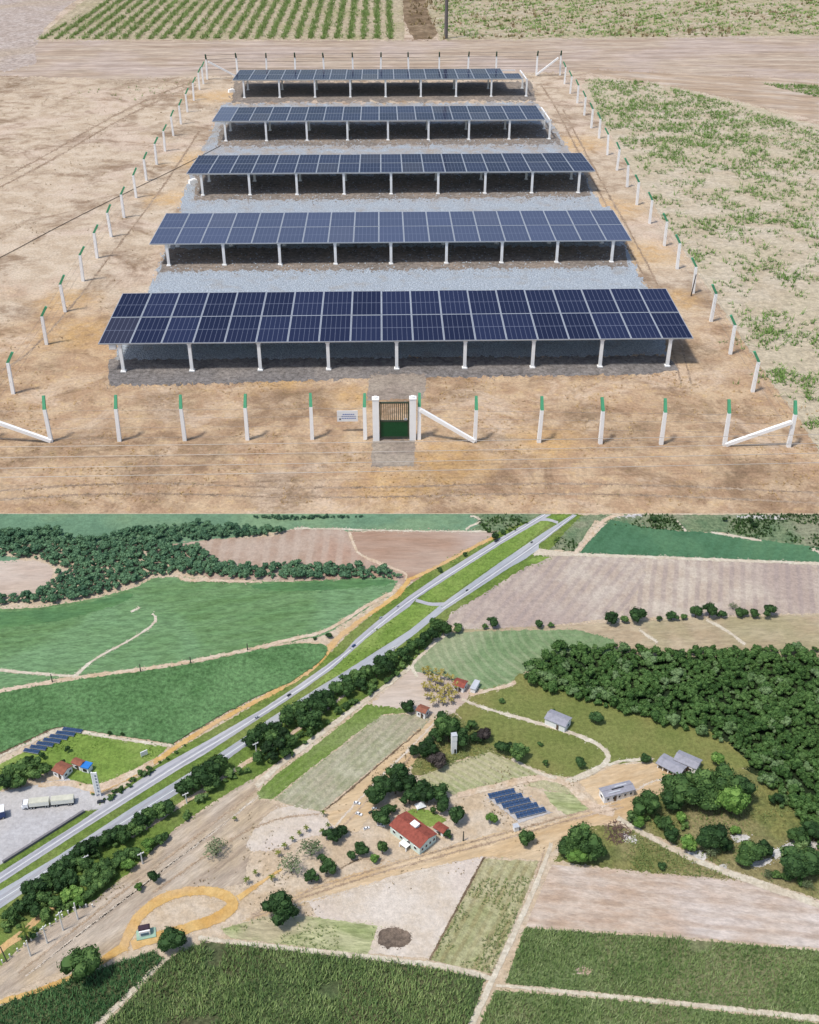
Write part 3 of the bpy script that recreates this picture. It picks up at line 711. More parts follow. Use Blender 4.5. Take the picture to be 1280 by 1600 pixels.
M_teal = land('far_crop', '7c9f7e', '709274', '8fab82', 1.2, 0.35, 14.0, bumpd=0.012, fvar=0.14)  # lightened: distance haze painted into the crop colour
M_green = M_green
M_cane_a = land('cane_far', '7d9f6c', '70935e', '84a87a', 1.8, 0.30, 22.0, bumpd=0.02, fvar=0.24, stretch=((1, .12), 3.0), stripe=dict(dir=D((0, 1010), (300, 965)), period=0.5, col='80a874', amt=0.35, warp=6.0))
M_cane_a2 = land('cane_far_dark', '628c5c', '6b945e', '5a8256', 1.8, 0.35, 22.0, bumpd=0.02, fvar=0.18, stretch=((1, .12), 3.0))
M_cane_b = land('cane_lower', '6c945e', '5f8752', '7ca46c', 2.4, 0.4, 24.0, bumpd=0.03, fvar=0.28, stripe=dict(dir=D((100, 1110), (400, 1060)), period=0.3, col='6f9a62', amt=0.35, warp=5.0))
M_plough = land('ploughed_soil', 'cbb5a2', 'bda28d', 'c3a08a', 1.2, 0.28, 18.0, stripe=dict(dir=D((470, 880), (475, 840)), period=0.42, col='d8c6b4', amt=0.5, warp=2.0), bumpd=0.012, fvar=0.1)
M_plough_r = land('ploughed_red', 'c7ad99', 'b89780', 'ccb9ac', 1.0, 0.22, 18.0, stretch=((1, 0.0), 5.0), bumpd=0.012, fvar=0.1)
M_palefield = land('pale_field', 'e0d0c0', 'd6c2ae', 'd0b8a6', 1.0, 0.3, 18.0, stretch=((1, 0.05), 5.0), bumpd=0.012, fvar=0.1)
M_pinkfield = land('pink_field', 'd8c9b8', 'c9b6a4', 'c0aca0', 1.1, 0.25, 20.0, stripe=dict(dir=D((800, 960), (870, 880)), period=0.30, col='b3a39c', amt=0.65, warp=2.5), bumpd=0.012, fvar=0.12)
M_pinkfield2 = land('pink_field_far', 'dccdba', 'cdbaa6', 'beaa9e', 1.1, 0.25, 20.0, stripe=dict(dir=D((1150, 960), (1150, 890)), period=0.30, col='b3a29a', amt=0.7, warp=2.0), bumpd=0.012, fvar=0.12)
M_tealcrop = land('teal_crop', '5a8462', '4f7856', '689068', 1.3, 0.3, 20.0, stripe=dict(dir=D((1020, 865), (1040, 830)), period=0.35, col='5f8c68', amt=0.5, warp=2.0), bumpd=0.012, fvar=0.14)
M_scrub = land('scrub', '8a9a74', '728a66', 'a8a68a', 2.2, 0.6, 22.0, bumpd=0.02, fvar=0.25)
M_tan = land('tan_stubble', 'cfbd9f', 'bfa98a', 'b5ab84', 1.8, 0.35, 22.0, bumpd=0.012, fvar=0.14, stretch=((1, 0.05), 3.0))
RC = G(900, 985)
M_arc = land('contour_crop', '8fa678', '7f986a', 'a8b08a', 1.6, 0.35, 22.0, rings=dict(center=tuple(RC), period=0.25, col='bcc09a', amt=0.6), bumpd=0.012, fvar=0.14)
M_past = land('pasture', '8d9355', '7f894b', '9a955c', 1.2, 0.4, 26.0, bumpd=0.012, fvar=0.18)
M_past2 = land('rough_pasture', '949258', '7f8650', 'a79a72', 2.4, 0.5, 22.0, bumpd=0.02, fvar=0.25)
M_lawn = land('bright_grass', '8ba650', '7a9646', '9db060', 2.2, 0.6, 24.0, bumpd=0.012, fvar=0.2)
M_verge = land('verge', '7f9648', '6c843e', '8f9a58', 2.6, 0.6, 24.0, bumpd=0.015, fvar=0.22)
M_strip = land('green_strip', '82994f', '74903f', '93a266', 2.0, 0.5, 24.0, stripe=dict(dir=D((430, 1240), (590, 1110)), period=0.16, col='97a468', amt=0.4, warp=1.0), bumpd=0.015, fvar=0.2)
M_stripf = land('striped_field', 'c9c4a8', 'b2b08e', 'bfb49a', 2.2, 0.5, 24.0, stripe=dict(dir=D((500, 1255), (630, 1130)), period=0.20, col='9aa078', amt=0.6, warp=2.0), bumpd=0.015, fvar=0.16)
M_field16 = land('drilled_field', 'ccc49c', 'b9b789', 'a7b07a', 2.2, 0.5, 24.0, stripe=dict(dir=D((740, 1175), (830, 1225)), period=0.16, col='d8ccae', amt=0.6, warp=2.0), bumpd=0.015, fvar=0.16)
M_rows = land('sparse_crop_soil', 'd6cda6', 'bdb78a', 'a3aa72', 2.6, 0.5, 24.0, stripe=dict(dir=D((715, 1490), (790, 1350)), period=0.20, col='a39468', amt=0.55, warp=2.0), bumpd=0.02, fvar=0.2)
M_pinkdry = land('dry_field', 'e0cdba', 'cfb49c', 'e6dad0', 2.6, 0.35, 22.0, stretch=((1, -0.12), 2.6), bumpd=0.015, fvar=0.14, stripe=dict(dir=D((900, 1400), (1200, 1430)), period=0.3, col='bda48c', amt=0.5, warp=4.0))
M_whitefield = land('bleached_soil', 'ecdfcf', 'e0cfb9', 'e6d6c8', 1.4, 0.4, 22.0, bumpd=0.012, fvar=0.1)
M_weedf = land('weedy_strip', 'c8c79a', 'a8b278', 'd2c2a2', 2.4, 0.6, 24.0, stretch=((1, -0.1), 4.0), bumpd=0.015, fvar=0.2)
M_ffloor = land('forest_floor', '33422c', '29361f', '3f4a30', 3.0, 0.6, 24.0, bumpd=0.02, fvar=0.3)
M_canesoil2 = land('cane_floor_pale', '7f9060', '708252', '95936e', 3.0, 0.6, 24.0, bumpd=0.02, fvar=0.3)
M_canesoil = land('cane_floor', '6a7650', '586844', '746f54', 3.0, 0.6, 24.0, bumpd=0.02, fvar=0.3)
M_track = land('orange_track', 'ebc583', 'dfb068', 'e4c092', 2.0, 0.6, 22.0, bumpd=0.01, fvar=0.1)
M_path = land('pale_path', 'ece2cc', 'dccdb4', 'e2d2ba', 2.4, 0.8, 24.0, bumpd=0.01, fvar=0.12)
M_redpath = land('earth_track', 'ead8bf', 'dcc09e', 'e6cdb4', 2.4, 0.8, 24.0, bumpd=0.01, fvar=0.12)
M_dirtyard = land('dirt_yard', 'e8d0ae', 'dab88a', 'e0c49c', 1.6, 0.4, 22.0, stretch=((1, 0.35), 4.0), bumpd=0.012, fvar=0.12)
M_greyland = land('grey_sand', 'dacab6', 'c6b49e', 'd2bb9a', 1.6, 0.5, 22.0, stretch=(D((150, 1420), (330, 1290)), 5.0), bumpd=0.02, fvar=0.16, stripe=dict(dir=D((150, 1420), (330, 1290)), period=0.35, col='b09c8a', amt=0.45, warp=3.0))
M_asph = land('asphalt', 'c9c8cb', 'bdbcc2', 'd0cdcc', 1.6, 0.5, 30.0, stretch=(D((130, 1300), (400, 1110)), 8.0), bumpd=0.004, fvar=0.07)
M_asph2 = land('asphalt_dark', 'c2c5c9', 'b6babf', 'c9c9c9', 1.6, 0.5, 30.0, stretch=(D((130, 1330), (400, 1130)), 8.0), bumpd=0.004, fvar=0.07)
M_lot = land('gravel_lot', 'd3d0cf', 'c6c2c0', 'd9d4ce', 1.8, 0.5, 26.0, bumpd=0.006, fvar=0.1)
M_whitesand = land('white_sand', 'eeebe6', 'dcd6cf', 'e2d9cc', 3.0, 1.0, 24.0, bumpd=0.015, fvar=0.2)
M_brownr = land('ridge_soil_edge_shade', '8f7a64', '7a6852', 'a08c72', 4.0, 1.0, 24.0, bumpd=0.02, fvar=0.3)
M_burnt = land('burnt_patch', '8d7c6c', '74665a', 'a08c7a', 5.0, 1.5, 24.0, bumpd=0.015, fvar=0.25)
M_paint = plain('road_paint', 'f4f4f0', 0.7, 0.2, 0, 0.05)

# ---- fields, far to near
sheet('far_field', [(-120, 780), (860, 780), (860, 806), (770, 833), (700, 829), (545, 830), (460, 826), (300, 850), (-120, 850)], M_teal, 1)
sheet('scrub', [(735, 802), (850, 803), (800, 832), (762, 833), (735, 828), (752, 818), (745, 810)], M_scrub, 2)
sheet('ploughed_field', [(262, 852), (330, 843), (430, 838), (460, 826), (530, 826), (546, 832), (556, 862), (600, 882), (634, 897), (632, 912), (330, 905), (255, 870)], M_plough, 2)
sheet('ploughed_field', [(546, 831), (600, 830), (778, 830), (745, 858), (700, 883), (650, 910), (632, 908), (634, 896), (598, 879), (560, 864), (552, 848)], M_plough_r, 3, ymin=803)
sheet('pale_field', [(-120, 880), (0, 874), (72, 877), (86, 894), (70, 920), (40, 930), (-120, 932)], M_palefield, 2, smooth=1)
sheet('cane_field', [(-120, 868), (0, 868), (40, 873), (0, 877), (-120, 882)], M_teal, 3, smooth=1)
cane_far = [(-120, 955), (60, 950), (150, 935), (215, 917), (240, 903), (280, 902), (340, 908), (450, 909), (600, 902), (622, 908), (612, 925), (575, 950), (520, 985), (500, 995), (450, 1003), (400, 1013), (300, 1034), (220, 1046), (122, 1056), (60, 1052), (-120, 1040)]
sheet('cane_field', cane_far, M_cane_a, 2, 0.6, 8)
sheet('cane_hollow', [(-120, 960), (60, 955), (150, 940), (210, 922), (205, 938), (150, 955), (80, 975), (-120, 990)], M_cane_a2, 3, smooth=2)
sheet('cane_hollow', [(390, 912), (600, 905), (622, 909), (600, 915), (520, 922), (440, 924), (395, 920)], M_cane_a2, 4, smooth=2)
sheet('cane_field', [(-120, 1054), (0, 1050), (112, 1058), (0, 1079), (-120, 1092)], M_cane_a, 3)
cane_low = [(-120, 1098), (0, 1083), (120, 1063), (220, 1050), (300, 1038), (400, 1017), (460, 1006), (505, 1007), (513, 1013), (506, 1028), (490, 1042), (455, 1066), (395, 1092), (345, 1118), (270, 1162), (170, 1147), (98, 1136), (80, 1139), (0, 1177), (-120, 1240)]
sheet('cane_field', cane_low, M_cane_b, 2, 0.7, 8, raise_=0.02)
# right-hand side
sheet('scrub', [(905, 806), (940, 804), (1320, 804), (1400, 880), (1280, 868), (1130, 832), (1060, 830), (960, 822), (930, 812), (897, 862), (845, 858), (842, 848)], M_scrub, 2)
sheet('teal_field', [(955, 812), (1000, 822), (1060, 830), (1110, 832), (1180, 842), (1280, 856), (1500, 890), (1500, 892), (1280, 879), (1100, 872), (980, 868), (905, 864), (925, 840)], M_tealcrop, 3)
sheet('bare_patch', [(1150, 806), (1210, 805), (1240, 812), (1200, 811), (1160, 810)], M_whitesand, 4, smooth=1)
sheet('bare_patch', [(1000, 803), (1010, 806), (985, 808), (962, 807)], M_whitesand, 4)
sheet('pink_field', [(840, 868), (1000, 871), (1010, 900), (985, 945), (960, 965), (860, 978), (720, 985), (690, 968), (705, 952), (750, 922), (800, 890), (822, 875)], M_pinkfield, 2)
sheet('pink_field', [(1000, 871), (1280, 882), (1500, 890), (1500, 950), (1280, 958), (1100, 962), (958, 967), (985, 945), (1010, 900)], M_pinkfield2, 3)
sheet('tan_field', [(690, 985), (860, 978), (1100, 966), (1280, 960), (1520, 955), (1520, 1040), (900, 1040), (860, 1000), (720, 990)], M_tan, 3)
sheet('contour_field', [(700, 990), (760, 986), (900, 984), (960, 1000), (960, 1020), (830, 1040), (806, 1065), (760, 1078), (730, 1070), (690, 1058), (655, 1058), (643, 1045), (660, 1020)], M_arc, 4)
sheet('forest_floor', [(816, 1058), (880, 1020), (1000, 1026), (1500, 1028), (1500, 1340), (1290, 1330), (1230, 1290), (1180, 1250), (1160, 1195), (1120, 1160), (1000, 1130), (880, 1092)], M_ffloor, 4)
sheet('pasture', [(722, 1090), (800, 1066), (812, 1052), (860, 1070), (900, 1088), (1000, 1112), (1120, 1146), (1175, 1195), (1130, 1212), (1000, 1190), (950, 1195), (900, 1215), (860, 1210), (800, 1185), (760, 1165), (712, 1112)], M_past, 5)
sheet('rough_pasture', [(980, 1268), (1060, 1215), (1160, 1200), (1250, 1245), (1500, 1280), (1500, 1480), (1280, 1405), (1180, 1372), (1120, 1352), (1040, 1312), (975, 1285)], M_past2, 5)
sheet('rough_pasture', [(868, 1346), (885, 1310), (925, 1290), (970, 1290), (1040, 1325), (1110, 1358), (1160, 1376), (1000, 1362)], M_past2, 5, 1.5)
sheet('green_patch', [(640, 1200), (668, 1150), (690, 1110), (715, 1115), (765, 1165), (800, 1185), (835, 1200), (770, 1178), (720, 1185), (680, 1205), (650, 1215)], M_past2, 5, 1.5, smooth=1)
# centre strips
sheet('green_strip', [(402, 1240), (425, 1215), (480, 1175), (574, 1101), (640, 1103), (655, 1112), (600, 1116), (545, 1155), (482, 1203), (425, 1250), (405, 1248)], M_strip, 4)
sheet('striped_field', [(428, 1250), (484, 1204), (545, 1158), (596, 1118), (660, 1116), (672, 1124), (660, 1138), (600, 1185), (545, 1232), (502, 1267), (465, 1262)], M_stripf, 4)
sheet('drilled_field', [(652, 1216), (700, 1195), (766, 1175), (800, 1190), (856, 1210), (840, 1216), (715, 1242), (690, 1236)], M_field16, 6)
sheet('green_plot', [(820, 1228), (862, 1212), (876, 1212), (904, 1240), (880, 1240), (845, 1232)], M_field16, 6)
sheet('green_plot', [(848, 1236), (880, 1240), (904, 1243), (925, 1262), (888, 1276), (866, 1260)], M_weedf, 6)
sheet('house_lawn', [(655, 1290), (630, 1268), (660, 1262), (700, 1280), (690, 1290)], M_lawn, 5, smooth=1)
# dirt lands around the farm
sheet('grey_land', [(-60, 1580), (-60, 1520), (0, 1508), (60, 1455), (150, 1405), (210, 1358), (275, 1295), (335, 1255), (395, 1215), (405, 1250), (440, 1258), (400, 1290), (380, 1380), (340, 1390), (240, 1400), (190, 1480), (110, 1510), (0, 1560)], M_greyland, 3)
sheet('bleached_field', [(480, 1405), (560, 1380), (640, 1362), (756, 1338), (672, 1498), (575, 1490), (590, 1450), (500, 1440)], M_whitefield, 4)
sheet('bleached_field', [(400, 1290), (440, 1256), (505, 1270), (560, 1275), (560, 1300), (500, 1300), (430, 1330), (380, 1330)], M_whitefield, 4, smooth=1)
sheet('dirt_road', [(380, 1440), (480, 1390), (600, 1352), (680, 1330), (760, 1305), (860, 1288), (905, 1268), (990, 1255), (975, 1285), (925, 1292), (880, 1312), (850, 1345), (756, 1338), (640, 1362), (540, 1392), (440, 1425)], M_dirtyard, 5, 1.4)
sheet('dirt_yard', [(505, 1270), (560, 1225), (655, 1140), (690, 1118), (700, 1128), (672, 1160), (640, 1200), (600, 1240), (560, 1300), (525, 1300)], M_dirtyard, 5, 1.4)
sheet('dirt_yard', [(580, 1100), (640, 1048), (690, 1056), (735, 1075), (730, 1095), (700, 1120), (660, 1112)], M_palefield, 5, 1.2)
sheet('dirt_yard', [(905, 1222), (960, 1195), (1020, 1192), (1085, 1215), (1040, 1235), (985, 1268), (940, 1262)], M_dirtyard, 6, 1.2)
sheet('weedy_strip', [(345, 1452), (420, 1432), (480, 1432), (560, 1443), (590, 1447), (575, 1492), (460, 1478), (360, 1466)], M_weedf, 5)
sheet('sparse_crop', [(672, 1500), (756, 1342), (842, 1346), (825, 1390), (770, 1522)], M_rows, 5)
sheet('dry_field', [(862, 1352), (1000, 1362), (1160, 1376), (1290, 1412), (1500, 1470), (1500, 1520), (1280, 1482), (1050, 1462), (822, 1448)], M_pinkdry, 4)
f_near = [(-60, 1650), (262, 1498), (318, 1472), (420, 1481), (560, 1497), (680, 1514), (757, 1530), (735, 1600), (700, 1680), (120, 1680), (160, 1600)]
f_left = [(-120, 1640), (0, 1572), (110, 1530), (240, 1486), (258, 1500), (150, 1600), (60, 1680), (-120, 1680)]
f_right = [(820, 1450), (1050, 1466), (1280, 1486), (1500, 1524), (1500, 1625), (1280, 1588), (1000, 1557), (790, 1537)]
f_br = [(775, 1548), (1000, 1566), (1280, 1600), (1500, 1640), (1500, 1700), (715, 1700), (750, 1600)]
f_near[0] = (155, 1602); f_near = f_near[:9] + [(90, 1680)]
f_near[0] = (262, 1500)
for p in (f_left, f_near, f_right, f_br): sheet('cane_floor', p, M_canesoil2 if p in (f_right, f_br) else M_canesoil, 4, 0.9, 6)
sheet('bare_patch', [(895, 1516), (915, 1511), (928, 1520), (905, 1524)], M_pinkdry, 5, 1.0, 4, 1)
sheet('burnt_patch', [(590, 1462), (598, 1452), (620, 1449), (640, 1458), (642, 1470), (630, 1480), (605, 1482), (592, 1474)], M_burnt, 6, 1.3, 4)
# roadside corridor
sheet('verge', [(-120, 1440), (0, 1360), (160, 1255), (280, 1170), (400, 1100), (505, 1032), (545, 990), (630, 922), (690, 880), (780, 832), (850, 803), (910, 803), (850, 868), (760, 925), (705, 958), (690, 985), (640, 1045), (560, 1098), (470, 1165), (400, 1215), (330, 1255), (270, 1298), (205, 1360), (150, 1405), (60, 1455), (0, 1510), (-120, 1590)], M_verge, 5, 1.0)
sheet('median', [(657, 938), (668, 924), (710, 897), (782, 851), (840, 815), (862, 814), (860, 818), (800, 865), (740, 905), (700, 935), (675, 940)], M_lawn, 6, 0.3, smooth=1)
sheet('median', [(862, 806), (890, 804), (870, 812), (848, 812)], M_lawn, 6, 0.2)
sheet('median', [(560, 1008), (600, 978), (642, 945), (690, 945), (640, 984), (585, 1018), (535, 1052), (490, 1075)], M_lawn, 6, 0.4)
# gravel lot and lawn
sheet('lawn', [(-120, 1262), (0, 1195), (100, 1142), (128, 1147), (262, 1166), (250, 1180), (200, 1208), (165, 1224), (120, 1228), (90, 1200), (0, 1235), (-120, 1280)], M_lawn, 6)
sheet('gravel_lot', [(-120, 1300), (0, 1238), (60, 1226), (105, 1216), (150, 1236), (170, 1245), (190, 1240), (168, 1262), (130, 1268), (60, 1315), (0, 1352), (-120, 1440)], M_lot, 7, 0.6)
sheet('grass_strip', [(-120, 1436), (0, 1352), (60, 1314), (133, 1268), (152, 1266), (120, 1288), (0, 1364), (-120, 1446)], M_verge, 8, 0.4)
# carriageways
sheet('highway', [(-120, 1444), (0, 1364), (120, 1288), (158, 1262), (168, 1244), (190, 1238), (247, 1200), (320, 1160), (412, 1107), (460, 1075), (507, 1042), (537, 1020), (555, 1000), (590, 970), (640, 931), (685, 900), (772, 846), (847, 804), (862, 804), (782, 851), (710, 897), (668, 924), (655, 931), (640, 948), (602, 975), (567, 1002), (520, 1045), (470, 1080), (407, 1122), (320, 1179), (282, 1201), (140, 1290), (0, 1381), (-120, 1460)], M_asph, 9, 0.15, 10, fleck=0)
sheet('highway', [(-120, 1478), (0, 1392), (95, 1335), (207, 1262), (312, 1198), (385, 1150), (420, 1124), (495, 1076), (535, 1052), (585, 1020), (640, 985), (687, 947), (700, 937), (780, 880), (850, 832), (895, 804), (902, 805), (858, 838), (842, 847), (842, 858), (822, 873), (795, 888), (745, 921), (695, 953), (650, 990), (600, 1028), (540, 1070), (480, 1108), (395, 1158), (322, 1212), (262, 1250), (190, 1295), (95, 1354), (30, 1400), (-120, 1500)], M_asph2, 9, 0.15, 10, fleck=0)
ribbon('slip_road', [(650, 938), (672, 945), (700, 944), (712, 940)], 5, M_asph, 10, 0.1, fleck=0)
ribbon('slip_road', [(845, 812), (858, 812), (872, 817)], 4, M_asph, 10, 0.1, fleck=0)
ribbon('field_road', [(835, 862), (880, 866), (1000, 870), (1280, 881), (1500, 890)], [12, 5, 4, 4, 4], M_path, 6)
sheet('green_patch', [(815, 880), (840, 870), (860, 870), (838, 882)], M_lawn, 7, 0.5)
ribbon('earth_track', [(897, 865), (925, 838), (938, 818), (952, 808), (975, 804)], [5, 5, 6, 5, 4], M_redpath, 6)
ribbon('field_road', [(1058, 814), (1066, 824), (1072, 830)], 2.5, M_path, 6)
ribbon('field_road', [(1112, 832), (1150, 838), (1190, 845)], 3, M_path, 6)
ribbon('field_road', [(1270, 858), (1285, 864), (1330, 880)], 4, M_path, 6)
# lane edge and centre paint on the carriageways
def lerp_line(a, b): return [a, b]
for pts, w in (([(-60, 1412), (60, 1334), (140, 1283), (290, 1188), (360, 1147), (440, 1096), (505, 1052), (545, 1018), (600, 970), (655, 928), (780, 848), (852, 804)], 1.0),):
    ribbon('lane_line', pts, w, M_paint, 11, 0.05, fleck=0)
for pts in ([(-60, 1445), (60, 1369), (150, 1312), (260, 1242), (318, 1206)], [(330, 1196), (400, 1150), (470, 1104), (540, 1060)], [(690, 952), (760, 905), (840, 850), (895, 807)]):
    ribbon('lane_line', pts, 0.9, M_paint, 11, 0.05, fleck=0)
# tyre-darkened lanes
M_lane = land('worn_asphalt', 'b9b8bc', 'aeaeb4', 'c0bfbf', 2.5, 0.6, 30.0, stretch=(D((130, 1300), (400, 1110)), 8.0), bumpd=0.004, fvar=0.1)
for off in (-4.2, 3.6):
    ribbon('worn_lane', [(-60, 1412 + off), (60, 1334 + off), (140, 1283 + off), (290, 1188 + off), (360, 1147 + off * .9), (440, 1096 + off * .8), (505, 1052 + off * .8), (545, 1018 + off * .8), (600, 970 + off * .7), (655, 928 + off * .6), (780, 848 + off * .5), (852, 804 + off * .4)], [3, 3, 3, 3, 3, 2.6, 2.4, 2.2, 2, 1.8, 1.5, 1.2], M_lane, 10, 0.35, fleck=0)
for off in (-5, 5):
    ribbon('worn_lane', [(-60, 1445 + off), (60, 1369 + off), (150, 1312 + off), (260, 1242 + off), (330, 1196 + off), (400, 1150 + off)], 3, M_lane, 10, 0.35, fleck=0)
    ribbon('worn_lane', [(690, 952 + off * .5), (760, 905 + off * .5), (840, 850 + off * .4), (895, 807 + off * .3)], 1.8, M_lane, 10, 0.3, fleck=0)
# wheel tracks over the farm yard and dirt road
M_wheel = land('wheel_track', 'c9b196', 'b89e82', 'd4bea6', 2.4, 0.8, 24.0, bumpd=0.01, fvar=0.2)
M_wheel2 = land('wheel_track_pale', 'efe2cf', 'e6d4bc', 'ecdcc8', 2.4, 0.8, 24.0, bumpd=0.01, fvar=0.12)
for pl_, w_, m_ in (([(390, 1436), (480, 1400), (600, 1362), (700, 1335), (800, 1308), (900, 1278), (975, 1262)], 2.0, M_wheel), ([(392, 1430), (480, 1393), (600, 1354), (700, 1326), (800, 1299), (900, 1271), (970, 1256)], 1.6, M_wheel), ([(520, 1296), (560, 1250), (610, 1200), (680, 1130)], 2.0, M_wheel2), ([(530, 1300), (570, 1255), (622, 1203), (690, 1134)], 1.6, M_wheel),
                   ([(30, 1520), (120, 1450), (220, 1372), (330, 1290), (400, 1235)], 1.8, M_wheel), ([(40, 1526), (130, 1455), (230, 1378), (340, 1296), (404, 1244)], 1.5, M_wheel2), ([(240, 1395), (330, 1330), (420, 1280), (500, 1272)], 1.5, M_wheel), ([(440, 1420), (520, 1398), (600, 1380), (700, 1350)], 1.5, M_wheel2), ([(850, 1330), (830, 1400), (780, 1500), (762, 1528)], 1.6, M_wheel), ([(940, 1262), (985, 1240), (1030, 1215), (1060, 1222)], 2, M_wheel2), ([(600, 1345), (560, 1340), (520, 1365), (470, 1400)], 1.4, M_wheel)):
    ribbon('wheel_track', pl_, w_, m_, 9, 0.6, 2, 803.0, None, 1.2)
# tracks
ribbon('dirt_track', [(640, 905), (628, 924), (600, 945), (560, 972), (530, 995), (515, 1012), (500, 1034), (465, 1062), (400, 1096), (345, 1124), (280, 1164), (250, 1186), (215, 1206), (170, 1228), (140, 1236)], [6, 8, 5, 6, 7, 10, 8, 7, 6, 6, 7, 7, 7, 12, 12], M_track, 8)
ribbon('dirt_track', [(640, 906), (665, 895), (700, 877), (740, 855), (775, 838)], 4, M_track, 8)
ribbon('field_road', [(620, 922), (575, 945), (530, 975), (500, 990), (450, 1000), (400, 1013), (300, 1034), (220, 1047), (122, 1059), (0, 1081), (-100, 1096)], [5, 5, 5, 5, 5, 5, 5, 6, 8, 7, 6], M_redpath, 7)
ribbon('field_road', [(-100, 1038), (0, 1047), (60, 1053), (118, 1057)], 4, M_path, 7)
ribbon('field_road', [(118, 1056), (140, 1035), (170, 1018), (200, 1002), (232, 983), (246, 968), (238, 959)], [5, 3.5, 3, 2.5, 3, 4, 2], M_path, 7)
ribbon('field_road', [(205, 956), (214, 952), (218, 949)], 3, M_path, 7)
ribbon('earth_track', [(546, 831), (556, 862), (572, 872), (600, 883), (636, 896), (634, 906)], 3.5, M_redpath, 7)
ribbon('field_road', [(278, 900), (285, 906), (320, 907), (410, 910)], [4, 4, 4, 2], M_redpath, 7)
ribbon('field_road', [(728, 828), (735, 822), (752, 816), (748, 810), (735, 806)], 3, M_path, 7)
ribbon('field_road', [(460, 826), (530, 827), (640, 830), (770, 831)], 2, M_path, 7)
ribbon('earth_track', [(505, 1008), (470, 1005), (440, 1008)], [6, 3, 2], M_redpath, 8)
ribbon('lot_path', [(-80, 1222), (0, 1180), (50, 1158), (98, 1137), (128, 1144), (200, 1157), (268, 1166)], [6, 6, 6, 6, 5, 4, 4], M_path, 8)
ribbon('dirt_track', [(60, 1228), (110, 1222), (150, 1236), (200, 1212), (240, 1192)], [5, 9, 12, 9, 6], M_redpath, 8)
ribbon('field_road', [(1000, 985), (1028, 1004)], 4, M_path, 6); ribbon('field_road', [(1104, 968), (1135, 985), (1165, 1007)], 4, M_path, 6)
ribbon('field_road', [(700, 990), (680, 1003), (652, 1030), (642, 1042), (652, 1058)], [4, 5, 5, 5, 5], M_path, 6)
ribbon('field_road', [(642, 1042), (600, 1075), (560, 1102), (500, 1148), (440, 1192), (400, 1228)], [6, 6, 7, 7, 7, 9], M_path, 6)
ribbon('earth_track', [(806, 1066), (790, 1073), (760, 1080), (735, 1087)], [6, 4, 4, 4], M_redpath, 7)
ribbon('field_road', [(722, 1093), (760, 1108), (820, 1124), (870, 1138), (920, 1155), (948, 1173), (952, 1186), (938, 1200), (905, 1215), (885, 1222)], [4, 4, 5, 5, 5, 6, 8, 8, 9, 9], M_path, 7)
ribbon('field_road', [(950, 1196), (975, 1188), (1020, 1186)], 4, M_path, 7)
ribbon('dirt_road', [(715, 1243), (780, 1228), (845, 1213), (885, 1222), (905, 1242), (925, 1262), (960, 1270)], [9, 9, 10, 10, 12, 13, 14], M_redpath, 7)
ribbon('field_road', [(800, 1186), (845, 1210), (870, 1216)], 4, M_path, 7)
ribbon('field_road', [(965, 1278), (1010, 1305), (1060, 1333), (1130, 1362), (1200, 1385), (1290, 1418), (1500, 1500)], [7, 7, 7, 9, 12, 9, 9], M_path, 8)
ribbon('field_road', [(862, 1318), (845, 1365), (815, 1435), (770, 1530), (742, 1590), (700, 1680)], [6, 7, 9, 9, 11, 12], M_path, 8)
ribbon('field_road', [(310, 1466), (400, 1477), (520, 1490), (640, 1503), (710, 1513), (768, 1530)], [7, 7, 8, 8, 8, 8], M_path, 8)
ribbon('field_road', [(775, 1540), (900, 1552), (1100, 1572), (1280, 1592), (1500, 1620)], [4, 6, 7, 9, 9], M_path, 8)
ribbon('field_road', [(264, 1496), (235, 1520), (195, 1560), (155, 1600), (80, 1680)], [5, 7, 8, 9, 10], M_path, 8)
ribbon('ridge_and_edge_shade', [(757, 1340), (720, 1408), (672, 1500)], 3, M_brownr, 7)
ribbon('ridge_and_edge_shade', [(658, 1140), (600, 1188), (548, 1234), (506, 1268)], 2, M_brownr, 7)
ribbon('ridge_and_edge_shade', [(395, 1090), (345, 1117), (270, 1161)], 2.5, M_brownr, 8)  # painted shade: dark line for the shaded side of the cane
ribbon('ridge_and_edge_shade', [(0, 1178), (80, 1139), (98, 1135)], 2.5, M_brownr, 9)  # shaded near side of the cane, painted as a dark line
ribbon('loop_road', [(-100, 1600), (0, 1566), (80, 1542), (150, 1508), (196, 1478)], [6, 7, 6, 8, 14], M_track, 7, 0.6)
ribbon('loop_road', [(192, 1484), (200, 1462), (218, 1428), (258, 1400), (310, 1390), (352, 1398), (368, 1414), (345, 1434), (296, 1450), (246, 1464), (206, 1478)], [14, 15, 15, 14, 14, 16, 18, 17, 16, 16, 14], M_track, 8, 0.6)
ribbon('dirt_track', [(372, 1404), (395, 1388), (440, 1358)], [10, 6, 4], M_track, 7)
ribbon('dirt_track', [(-60, 1530), (0, 1485), (40, 1455), (70, 1425), (130, 1385)], [9, 10, 10, 9, 4], M_track, 7)
ribbon('dirt_track', [(205, 1308), (250, 1280), (290, 1252), (330, 1228), (400, 1182), (470, 1138), (540, 1085)], [5, 6, 6, 6, 6, 5, 3], M_redpath, 7)
for i, p in enumerate(([(1062, 1336), (1080, 1330), (1104, 1332), (1105, 1345), (1085, 1348)], [(1140, 1306), (1165, 1303), (1175, 1312), (1150, 1318)], [(1230, 1316), (1280, 1315), (1400, 1322), (1400, 1330), (1250, 1326)], [(970, 1302), (990, 1306), (1000, 1316), (980, 1316)], [(1120, 1352), (1135, 1350), (1135, 1362)], [(1200, 1335), (1235, 1315), (1245, 1320), (1215, 1345)], [(1170, 1352), (1200, 1340), (1210, 1346), (1180, 1358)])):
    sheet('white_sand', p, M_whitesand, 7, 1.2, 4, 1)

